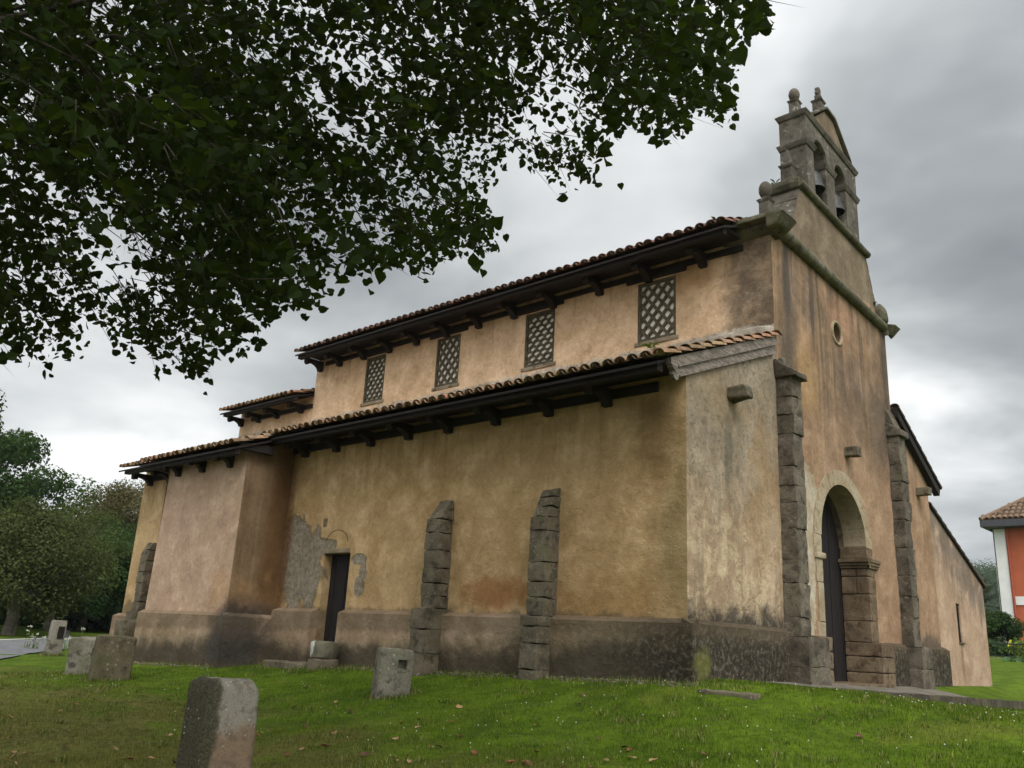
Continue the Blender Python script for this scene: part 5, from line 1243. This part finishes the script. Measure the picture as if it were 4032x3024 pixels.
def lime_tree():
    TX, TY = -1.6, -11.2; tz = g(TX, TY)
    tree = thing('lime_tree', (TX, TY, tz), 'huge lime tree whose drooping leafy branches overhang the lawn', 'tree')
    O = np.array([TX, TY, tz]); C0 = np.array([-0.6, -8.6, 7.4]); RAD = np.array([8.3, 7.6, 5.6])
    M['lime_leaf'] = leaf_material('lime_leaf', (0.005, 0.009, 0.0025), (0.020, 0.037, 0.006), 0.30, (0.085, 0.135, 0.010))
    M['bark'] = simple('lime_bark', (0.045, 0.038, 0.03), 0.95, 0.1, 0.45, 5, 0.8, (4, 4, 0.7))
    # twig anchor points inside the crown
    n0 = 90000; q = RNG.normal(size=(n0, 3)); q /= np.linalg.norm(q, axis=1, keepdims=True); q *= (RNG.random(n0) ** (1 / 3))[:, None]
    P = C0 + q * RAD; P[:, 2] -= 0.10 * (np.hypot(P[:, 0] - C0[0], P[:, 1] - C0[1])) ** 1.25 * 0.4
    d = np.linalg.norm(P - np.array(CL), axis=1); dens = 0.42 * vn(P, 0.6, 1) + 0.58 * vn(P, 1.7, 2)
    u, v, z = project(P); inframe = (z > 0) & (u > -350) & (u < 4380) & (v > -350) & (v < 3400)
    # outline of the crown as it hangs in front of the church; ragged by the twigs themselves
    ok_in = in_poly(u, v + 70) & in_poly(u + 40, v) & (d > 4.0) & (d < 10.5)
    ok_out = (d > 3.0)
    fine = vn(P, 3.2, 4)
    keep = np.where(inframe, ok_in & (dens + .22 * (fine - .5) > 0.485), ok_out & (dens > 0.45))
    P = P[keep]; d = d[keep]; inframe = inframe[keep]; u = u[keep]; v = v[keep]
    rnd = RNG.random(len(P))
    pk = np.where(inframe, np.clip((d / 7.0) ** 1.2, 0.15, 1.0), 0.16)
    target = 3250; f = target / max(1, (pk * inframe).sum()); keep = rnd < np.clip(pk * np.where(inframe, f, 1.0), 0, 1)
    P = P[keep]; inframe = inframe[keep]; nt = len(P)
    # each twig droops outwards and carries alternate leaves
    out = P - (O + np.array([0, 0, 6])); out[:, 2] *= 0.3; out /= np.linalg.norm(out, axis=1, keepdims=True)
    dirn = out + RNG.normal(0, .45, (nt, 3)) + np.array([0, 0, -0.55]); dirn /= np.linalg.norm(dirn, axis=1, keepdims=True)
    L_ = RNG.uniform(0.28, 0.62, nt); nl = 11
    LP = []; LN = []; LS = []; LT = []; tw = []
    tcl = np.clip(0.25 + 0.5 * vn(P, 0.7, 5) + RNG.normal(0, .1, nt), 0, 1)
    side = np.cross(dirn, np.array([0, 0, 1.0])); side /= np.linalg.norm(side, axis=1, keepdims=True) + 1e-9
    for j in range(nl):
        t = (j + 0.6) / nl; sg = 1 if j % 2 else -1
        pp = P + dirn * (L_ * t)[:, None] + np.stack([0 * L_, 0 * L_, -0.12 * L_ * t * t], 1) + side * (sg * RNG.uniform(.02, .06, nt))[:, None] + RNG.normal(0, .02, (nt, 3))
        nn = side * (sg * .5) + RNG.normal(0, .6, (nt, 3)) + np.array([0, 0, .55])
        LP.append(pp); LN.append(nn); LS.append(RNG.uniform(.036, .082, nt)); LT.append(np.clip(tcl + RNG.normal(0, .15, nt), 0, 1))
    LP = np.concatenate(LP); LN = np.concatenate(LN); LS = np.concatenate(LS); LT = np.concatenate(LT)
    u, v, z = project(LP); jit = np.tile(RNG.normal(0, 26, nt), nl)
    bad = (z > 0) & (u > -60) & (u < 4032) & (v > -60) & (v < 3024) & ~(in_poly(u - .6 * jit - 8, v - jit - 8)); k = ~bad
    LP, LN, LS, LT = LP[k], LN[k], LS[k], LT[k]
    crown = leaves('crown', LP - np.array([TX, TY, tz]), LN, LS, M['lime_leaf'], LT, parent=tree)
    # twigs
    ue, ve, ze = project(P + dirn * (L_ * .75)[:, None]); okt = (ze < 0) | (ue < 0) | (ue > 4032) | (ve < 0) | in_poly(ue, ve); Pk, P, dirn, side, L_, ntw = P, P[okt], dirn[okt], side[okt], L_[okt], int(okt.sum())
    V = []; F = []; st = P - dirn * .12; en = P + dirn * L_[:, None] * .95 * 1.0 + np.stack([0 * L_, 0 * L_, -0.12 * L_], 1)
    up = np.cross(dirn, side)
    for c in range(3):
        a = 2 * math.pi * c / 3; off = side * math.cos(a) + up * math.sin(a); V.append(st + off * .005)
    V.append(en); V = np.stack(V, 1).reshape(-1, 3) - np.array([TX, TY, tz]); b = np.arange(ntw)[:, None] * 4
    lo = np.concatenate([b + np.array([[0, 1, 3]]), b + np.array([[1, 2, 3]]), b + np.array([[2, 0, 3]])], 1).ravel()
    np_mesh('twigs', V, lo, np.arange(0, len(lo), 3), np.full(len(lo) // 3, 3), M['bark'], parent=tree)
    # trunk and boughs
    mb = MB(); mb.tube([(0, 0, -.3), (0, 0, .3), (.05, .03, 1.6), (.15, .12, 3.2), (.3, .35, 5.2), (.5, .7, 8), (.6, .9, 11)], [.62, .50, .42, .38, .30, .18, .06], 14)
    mb.build('trunk', M['bark'], tree, smooth=True)
    rs = random.Random(5); idx = [i for i in range(nt) if inframe[i]]
    P = Pk; mb = MB()
    for k_ in range(26):
        e = Vector(P[rs.choice(idx)] if k_ < 14 else P[rs.randrange(nt)]) - Vector((TX, TY, tz)); h0 = rs.uniform(2.6, 7.0); a = Vector((.2, .25, h0)); m1 = a.lerp(e, .35) + Vector((rs.uniform(-.3, .3), rs.uniform(-.3, .3), 1.0)); m2 = a.lerp(e, .72) + Vector((rs.uniform(-.3, .3), rs.uniform(-.3, .3), .75))
        pts = []
        for t in np.linspace(0, 1, 11):
            p1 = a.lerp(m1, t); p2 = m1.lerp(m2, t); p3 = m2.lerp(e, t); pts.append((p1.lerp(p2, t)).lerp(p2.lerp(p3, t), t) + Vector((rs.gauss(0, .03), rs.gauss(0, .03), rs.gauss(0, .03))))
        r0 = rs.uniform(.016, .034); mb.tube(pts, [r0 * (1 - .93 * i / 10) + .004 for i in range(11)], 7)
        for _ in range(4):
            p = pts[rs.randrange(4, 10)]; q_ = p + Vector((rs.uniform(-.8, .8), rs.uniform(-.8, .8), rs.uniform(-.7, .1))); mb.tube([p, p.lerp(q_, .5) + Vector((0, 0, .06)), q_], [.014, .009, .003], 5)
    mb.build('branches', M['bark'], tree, smooth=True)
lime_tree()

# ---- trees beyond the road
M['far_bark'] = simple('far_bark', (0.13, 0.115, 0.09), 0.95, 0.1, 0.4, 4, 0.5)
LEAFM = [leaf_material('far_leaf_dark', (0.010, 0.026, 0.009), (0.042, 0.080, 0.022), 0.25), leaf_material('far_leaf_mid', (0.028, 0.048, 0.014), (0.085, 0.115, 0.035), 0.25), leaf_material('far_leaf_brown', (0.050, 0.042, 0.018), (0.12, 0.10, 0.042), 0.25), leaf_material('far_leaf_olive', (0.026, 0.036, 0.012), (0.078, 0.095, 0.032), 0.25)]
def tree(x, y, h, rw, mat, label, n=9000, size=0.16, base=0.18, blobs=34, name='tree', cone=0.0, bare=0.0, group='trees beyond the road', trunk_r=0.2, seed=0):
    z = g(x, y) - 0.1; rs = np.random.default_rng(seed + 100); t = thing(name, (x, y, z), label, 'tree', group)
    B = []; 
    while len(B) < blobs:
        q = rs.uniform(-1, 1, 3)
        if np.linalg.norm(q) > 1: continue
        hh = (q[2] + 1) / 2; s_ = 1 - cone * hh
        B.append((q[0] * rw * s_, q[1] * rw * s_, h * (base + (1 - base) * hh) * 0.93))
    B = np.array(B); br = rs.uniform(.16, .34, len(B)) * rw * (1.25 - cone * .5)
    i = rs.integers(0, len(B), n); q = rs.normal(size=(n, 3)); q /= np.linalg.norm(q, axis=1, keepdims=True)
    rad = br[i] * rs.uniform(.25, 1.05, n) ** .6; P = B[i] + q * rad[:, None] * np.array([1, 1, .75]); N = q + rs.normal(0, .7, (n, 3)) + np.array([0, 0, .5])
    k = P[:, 2] > 0.15; P, N, i = P[k], N[k], i[k]
    tint = np.clip(rs.random(len(B))[i] * .7 + rs.normal(0.15, .2, len(P)), 0, 1)
    cards('crown', P, N, size * rs.uniform(.5, 1.2, len(P)), mat, tint, parent=t)
    mb = MB(); top = Vector((0, 0, h * .8)); mb.tube([(0, 0, -.2), (.1, .05, h * .15), (-.1, .1, h * .4), (.05, 0, h * .8)], [trunk_r, trunk_r * .8, trunk_r * .55, .03], 8)
    for b in B[:22]:
        a = Vector((0, 0, max(.6, b[2] * .55))); e = Vector(b); mb.tube([a, a.lerp(e, .5) + Vector((0, 0, .3)), e], [trunk_r * .35, trunk_r * .2, .02], 5)
    mb.build('trunk', M['far_bark'], t, smooth=True)
    return t
def polar(dx, dy, D): return CL.x + dx * D, CL.y + dy * D
x, y = polar(-.969, .246, 40); tree(x, y, 10.6, 3.9, LEAFM[0], 'tallest dark tree cut by the left edge of the photograph', 60000, .105, .10, 60, cone=.45, seed=1)
x, y = polar(-.947, .321, 36); tree(x, y, 5.0, 2.9, LEAFM[3], 'olive tree with a pale crooked trunk beside the meadow', 60000, .062, .22, 60, seed=2, trunk_r=.26)
x, y = polar(-.936, .352, 42); tree(x, y, 5.6, 2.6, LEAFM[1], 'loose airy tree between the olive tree and the dark wood', 26000, .065, .25, 46, seed=3)
x, y = polar(-.925, .380, 44); tree(x, y, 4.6, 3.0, LEAFM[0], 'dark green bushy tree left of the church end', 50000, .085, .05, 60, seed=4)
x, y = polar(-.912, .411, 46); tree(x, y, 5.2, 3.2, LEAFM[0], 'dark green bushy tree half hidden by the church end', 50000, .085, .05, 60, seed=5)
x, y = polar(-.918, .396, 58); tree(x, y, 8.2, 3.6, LEAFM[2], 'brownish thin-leaved tree rising behind the bushy ones', 20000, .09, .45, 40, seed=6)
x, y = polar(-.903, .430, 56); tree(x, y, 8.8, 4.0, LEAFM[2], 'brownish spreading tree touching the church wall in view', 26000, .09, .40, 44, seed=7)
x, y = polar(-.953, .303, 50); tree(x, y, 8.0, 4.0, LEAFM[0], 'dark tree in the back row behind the olive tree', 36000, .12, .05, 50, seed=8)
x, y = polar(-.935, .355, 60); tree(x, y, 6.8, 4.4, LEAFM[0], 'dark tree in the back row behind the airy tree', 36000, .12, .03, 50, seed=9)
def undergrowth():
    n = 26000; t = RNG.random(n); D = RNG.uniform(46, 62, n); a = np.radians(RNG.uniform(148, 172, n)); x = CL.x + D * np.cos(a); y = CL.y + D * np.sin(a)
    P = np.stack([x, y, G(x, y) + RNG.random(n) ** 1.3 * 3.4 * (.6 + .8 * vn(np.stack([x, y, 0 * x], 1), .25, 3))], 1)
    cards('undergrowth', P, RNG.normal(0, 1, (n, 3)) + np.array([.6, -.5, .5]), RNG.uniform(.14, .30, n), LEAFM[0], RNG.random(n) * .6, kind='stuff', label='dark undergrowth massed under the trees beyond the meadow', cat='undergrowth')
undergrowth()
# white umbels beside the post
def umbels():
    o = thing('wild_flowers', (-19.0, 0.2, g(-19, .2)), 'clump of white wild flowers growing between the post and the church', 'flowers')
    mb = MB(); mh = MB(); ml = MB()
    for i in range(13):
        a = random.uniform(-.9, .9); b = random.gauss(0, .35); h = random.uniform(.25, .75) * (1 - abs(a) * .25)
        px, py = a * .60 + b * .8, a * .80 - b * .6
        mb.tube([(px, py, 0), (px + random.gauss(0, .05), py, h * .6), (px + random.gauss(0, .08), py, h)], [.008, .006, .004], 4); e = mb.v[-1]
        for j in range(7): r = random.uniform(.008, .015); c = (e[0] + random.gauss(0, .04), e[1] + random.gauss(0, .04), h + random.gauss(0, .012)); mh.add([(c[0] - r, c[1] - r, c[2]), (c[0] + r, c[1] - r, c[2]), (c[0] + r, c[1] + r, c[2] + .006), (c[0] - r, c[1] + r, c[2]), (c[0], c[1], c[2] + .02), (c[0], c[1], c[2] - .02)], [(0, 1, 4), (1, 2, 4), (2, 3, 4), (3, 0, 4), (0, 5, 1), (1, 5, 2), (2, 5, 3), (3, 5, 0)])
        for j in range(6): c = (px + random.gauss(0, .1), py + random.gauss(0, .1), random.uniform(.05, h * .7)); s_ = random.uniform(.03, .08); ml.add([(c[0] - s_, c[1], c[2]), (c[0], c[1] + s_ * .4, c[2] + .02), (c[0] + s_, c[1], c[2] + random.gauss(0, .04)), (c[0], c[1] - s_ * .4, c[2])], [(0, 1, 2, 3)])
    mb.build('stems', M['field'], o, kind='stuff'); mh.build('blooms', simple('umbel_white', (.42, .43, .33), .8, .2, .1), o, kind='stuff'); ml.build('leaves', M['field'], o, kind='stuff')
umbels()

# ------------------------------------------------------------------ house and garden on the right
def house():
    hx, hy, hz = -4.89, 36.1, 1.0
    h = thing('house', (hx, hy, hz), 'salmon red house with white corner trim and a brown tiled roof', 'house')
    mw = MB(); mw.box(0.02, 11, 0.02, 9, -0.3, 5.72); mw.build('wall', simple('red_paint', (0.40, 0.105, 0.05), .85, .2, .08, 2, .1), h)
    wh = simple('white_paint', (0.66, 0.66, 0.64), .8, .25, .06, 2)
    mt = MB(); mt.box(-.04, 0.47, -.05, 0.0, -.3, 5.70); mt.box(-.05, 0.0, -.05, .8, -.3, 5.70); mt.build('corner_trim', wh, h)
    mt = MB(); mt.box(0.60, 11, -.03, 0.0, 2.22, 2.60); mt.build('string_course', wh, h)
    mt = MB(); mt.tube([(0.56, -.10, -.3), (0.56, -.10, 5.6)], .045, 8); mt.build('downpipe', simple('red_pipe', (.33, .07, .04), .6, .3, .1), h)
    mt = MB(); mt.box(-.30, 11.6, -.66, -.02, 5.72, 5.80); mt.box(-.36, 11.6, -.72, -.62, 5.74, 6.05); mt.box(-.40, -.30, -.70, 9.6, 5.74, 6.05); mt.build('gutter', simple('gutter_grey', (.045, .045, .05), .5, .4, .15), h)
    # hipped roof: south slope columns clipped by the hip
    mb = MB(); pit, ex = .24, .40; e0 = (-.70, 6.02); sl = 0.42; L_ = 6.2
    for c in range(52):
        xc = -.32 + c * pit
        for r in range(16):
            s0 = r * ex
            if xc + .36 < s0 * math.cos(.57) * .98: continue
            tint = random.random(); vs = []
            for s_, rad, hh0 in ((s0, .115, .07), (s0 + ex * 1.2, .10, .03)):
                for q in range(6):
                    a = math.pi * q / 5; hh = math.sin(a) * rad * .8 + hh0; yy = e0[0] + s_ * math.cos(.57); zz = e0[1] + s_ * math.sin(.57) + hh; vs.append((xc - math.cos(a) * rad, yy, zz))
            mb.add(vs, [(q, q + 1, 6 + q + 1, 6 + q) for q in range(5)], 0, tint)
    mb.tube([(-.36, -.70, 6.10), (4.75, 5.0, 9.75)], .11, 8)
    mb.hexa([(-.38, -.7, 6.0), (11.6, -.7, 6.0), (-.38, 9.6, 6.0), (11.6, 9.6, 6.0), (4.7, 4.9, 9.55), (7.2, 4.9, 9.55), (4.7, 5.1, 9.55), (7.2, 5.1, 9.55)])
    mb.build('roof', M['house_tile'], h, smooth=False)
house()
M['wallstone'] = stone_mat('garden_wall_stone', (.15, .135, .11), (.25, .225, .185), .3, .3, bl=6)
mb = MB()
for i in range(26):
    for j in range(3):
        x = -5.2 + i * .36 + (j % 2) * .18; z = .0 + j * .24; w_ = random.uniform(.30, .36)
        mb.stone([(x, 25.35 + .2 * x / 12, z), (x + w_, 25.35, z), (x, 25.75, z), (x + w_, 25.75, z), (x, 25.38, z + .23), (x + w_, 25.38, z + .23), (x, 25.75, z + .23), (x + w_, 25.75, z + .23)], .03, 2, .012, i + j * 31)
mb.box(-5.3, 4.4, 25.42, 25.7, -.3, .70); mb.box(-5.3, 4.4, 25.32, 25.78, .705, .78)
mb.build('garden_wall', M['wallstone'], label='low grey rubble garden wall under the iron railing', cat='wall')
rail = thing('railing', (-5.2, 25.55, .78), 'black iron railing along the top of the garden wall', 'railing')
iron = simple('black_iron', (.018, .017, .017), .6, .4, .2)
mb = MB(); mb.tube([(0, 0, .49), (9.4, 0, .49)], .022, 6); mb.tube([(0, 0, .06), (9.4, 0, .06)], .016, 6); mb.build('rail', iron, rail)
for i in range(48):
    mb = MB(); mb.box(i * .2 - .008, i * .2 + .008, -.008, .008, 0, .49); mb.build('baluster', iron, rail)

def shrub(name, x, y, z, w, dp, h, n, size, mat, label, cat, flowers=None, heart=False, grp=None):
    t = thing(name, (x, y, z), label, cat, grp); q = RNG.normal(size=(n, 3)); q /= np.linalg.norm(q, axis=1, keepdims=True); P = q * RNG.uniform(.45, 1, n)[:, None] ** .5 * np.array([w, dp, h / 2]) + np.array([0, 0, h / 2]); P[:, 2] = np.abs(P[:, 2]); P += RNG.normal(0, .05, P.shape); N = q + RNG.normal(0, .5, P.shape) + np.array([0, -.2, .5])
    if heart: leaves('foliage', P, N, RNG.uniform(.6, 1.1, n) * size, mat, RNG.random(n), parent=t)
    else: cards('foliage', P, N, RNG.uniform(.5, 1.1, n) * size, mat, RNG.random(n), parent=t)
    mb = MB()
    for i in range(8): a = random.uniform(0, 6.28); mb.tube([(0, 0, -.1), (math.cos(a) * w * .3, math.sin(a) * dp * .3, h * .4), (math.cos(a) * w * .6, math.sin(a) * dp * .6, h * .75)], [.02, .014, .005], 5)
    mb.build('stem', M['far_bark'], t)
    if flowers:
        k = RNG.integers(0, n, 60); cards('flowers', P[k] * 1.06, N[k], RNG.uniform(.04, .08, 60), flowers, RNG.random(60), parent=t, asp=.9)
M['broad'] = leaf_material('broad_leaf', (.035, .075, .028), (.10, .17, .06), .2)
M['lime_green'] = leaf_material('bright_leaf', (.07, .12, .02), (.17, .24, .04), .3)
red = simple('red_flower', (.42, .05, .03), .7, .3, .2); yel = simple('yellow_flower', (.60, .50, .03), .7, .3, .2)
shrub('broadleaf_plant', -2.95, 24.6, .12, .75, .5, .55, 260, .26, M['broad'], 'low broad-leaved plant at the wall foot next to the church annex', 'plant', heart=True)
shrub('broadleaf_plant', -1.75, 24.5, .14, .8, .5, .62, 260, .26, M['broad'], 'low broad-leaved plant at the wall foot under the railing', 'plant', heart=True)
shrub('shrub', -0.95, 24.4, .15, .8, .5, .95, 900, .11, M['lime_green'], 'bright green shrub at the right edge below the railing', 'shrub')
shrub('flowering_shrub', -2.0, 26.3, .75, .55, .5, .75, 500, .09, M['lime_green'], 'shrub with yellow and green leaves behind the railing', 'shrub', yel)
shrub('red_shrub', -1.55, 26.6, .78, .6, .5, .85, 500, .09, M['broad'], 'shrub with red flowers behind the railing near the house', 'shrub', red)
shrub('hedge_shrub', -3.5, 27.5, .7, 1.0, .8, .75, 1400, .10, LEAFM[0], 'dark shrub behind the railing beside the annex corner', 'shrub')
# palm between church and house
def palm():
    x, y = -6.6, 38.6; t = thing('palm', (x, y, g(x, y)), 'green palm with arching fronds between the church and the red house', 'palm')
    mb = MB(); mb.tube([(0, 0, -.2), (0, 0, 1.7)], [.28, .22], 10); mb.build('trunk', M['far_bark'], t); mb = MB()
    for i in range(34):
        a = i * 2.4; el = random.uniform(.15, 1.2); L_ = random.uniform(1.6, 2.2); d_ = Vector((math.cos(a) * math.cos(el), math.sin(a) * math.cos(el), math.sin(el))); pr = None
        pts = [Vector((0, 0, 1.7)) + d_ * (L_ * k / 9) + Vector((0, 0, -.75 * (k / 9) ** 2 * math.cos(el))) for k in range(10)]
        mb.tube(pts, [.018 * (1 - k / 11) for k in range(10)], 4, 0, .5)
        sv = d_.cross(Vector((0, 0, 1))).normalized()
        for k in range(2, 10):
            for m_ in (0, .5):
                p = pts[k - 1].lerp(pts[k], m_)
                for sg in (1, -1):
                    e = p + sv * sg * .42 * (1.05 - .06 * k) + d_ * .22 + Vector((0, 0, -.12)); w_ = d_ * .022
                    mb.add([p - w_, p + w_, e], [(0, 1, 2)], 0, random.random())
    mb.build('fronds', leaf_material('palm_leaf', (.05, .075, .05), (.13, .17, .12), .2), t, recalc=False)
palm()
x, y = polar(-.247, .969, 44); tree(x, y, 1.7, 1.5, LEAFM[0], 'dark bush behind the palm between church and house', 14000, .07, .05, 30, seed=31, group='garden trees')

# ferns and weeds on the roofs
def fern(name, x, y, z, r, n, label, mat):
    t = MB()
    for i in range(n):
        a = random.uniform(0, 6.28); L_ = r * random.uniform(.6, 1.1); d_ = Vector((math.cos(a), math.sin(a), 0)); sv = Vector((-d_.y, d_.x, 0)); k = 6
        pts = [Vector((0, 0, 0)) + d_ * (L_ * j / k) + Vector((0, 0, L_ * (1.1 * j / k - .75 * (j / k) ** 2))) for j in range(k + 1)]
        for j in range(k):
            w0, w1 = .13 * L_ * math.sin(math.pi * (j + .3) / (k + .6)), .13 * L_ * math.sin(math.pi * (j + 1.3) / (k + .6)) * (0 if j == k - 1 else 1)
            t.add([pts[j] - sv * w0, pts[j] + sv * w0, pts[j + 1] + sv * w1, pts[j + 1] - sv * w1], [(0, 1, 2, 3)], 0, random.random())
    o = t.build(name, mat, recalc=False, label=label, cat='fern', group='weeds growing on the church roofs'); o.location = (x, y, z)
M['fern'] = leaf_material('fern_leaf', (.09, .15, .02), (.20, .30, .04), .35)
fern('fern', -2.25, YA - .16, 5.58, .20, 16, 'bright green fern under the nearest lattice window', M['fern'])
fern('fern', -8.65, YA - .25, 5.35, .20, 14, 'small green fern on the aisle roof below the second window from the left', M['fern'])
fern('fern', -6.2, YA - .14, 5.48, .11, 9, 'tiny green fern on the aisle roof between the two middle windows', M['fern'])
fern('weed', -0.75, YA - .45, 7.45, .16, 10, 'small dark weed on the nave eave beside the corner stone', LEAFM[1])
fern('weed', -0.95, YA - .4, 7.46, .11, 8, 'tiny dark weed on the nave eave left of its larger neighbour', LEAFM[1])
fern('weed', 0.0, 7.45, 7.5, .13, 8, 'small weed on the right end of the gable coping', LEAFM[1])
fern('weed', -.5, 4.1, 8.95, .13, 8, 'small grey weed on the ledge left of the belfry', LEAFM[1])

# ------------------------------------------------------------------ distant wooded hill
def hill_z(X, Y):
    r = 27 * np.exp(-((Y - 330) / 70) ** 2) * (1 - .25 * np.clip((-X - 60) / 120, -1, 1)) + 4 * np.sin(X / 21) * np.exp(-((Y - 330) / 70) ** 2)
    return r + 1.0 - 3 * (Y < 200)
M['hill'] = simple('hill_wood_floor', (.03, .045, .018), .95, .1, .4, .08)
grid_mesh('hill', np.linspace(-330, 260, 100), np.linspace(170, 520, 60), hill_z, M['hill'], kind='structure')
def hill_wood():
    nT = 1300; x = RNG.uniform(-120, -10, nT); y = RNG.uniform(235, 345, nT); z = hill_z(x, y); r = RNG.uniform(1.6, 3.6, nT); n = 90
    q = RNG.normal(size=(nT, n, 3)); q /= np.linalg.norm(q, axis=2, keepdims=True); P = (np.stack([x, y, z + r * .9], 1)[:, None] + q * (r[:, None, None] * RNG.uniform(.6, 1.05, (nT, n, 1))) * np.array([1, 1, 1.15])).reshape(-1, 3)
    N = q.reshape(-1, 3) + RNG.normal(0, .5, P.shape) + np.array([0, 0, .6]); tt = np.repeat(RNG.random(nT), n)
    cards('hillside_wood', P, N, RNG.uniform(.16, .38, len(P)), LEAFM[0], np.clip(tt * .8 + RNG.normal(.1, .15, len(P)), 0, 1), asp=.8, kind='stuff', label='dense dark wood covering the far hillside', cat='wood')
hill_wood()

# ------------------------------------------------------------------ damp air
mb = MB(); mb.box(-620, 620, -320, 720, -4.5, 62); hz = mb.build('haze', [], kind='stuff')
hm = bpy.data.materials.new('haze'); hm.use_nodes = True; t = hm.node_tree; t.nodes.clear()
o_ = t.nodes.new('ShaderNodeOutputMaterial'); v_ = t.nodes.new('ShaderNodeVolumePrincipled'); t.links.new(v_.outputs[0], o_.inputs['Volume'])
v_.inputs['Color'].default_value = (0.88, 0.94, 1.0, 1); v_.inputs['Density'].default_value = 0.00028; v_.inputs['Anisotropy'].default_value = 0.2
hz.data.materials.append(hm)
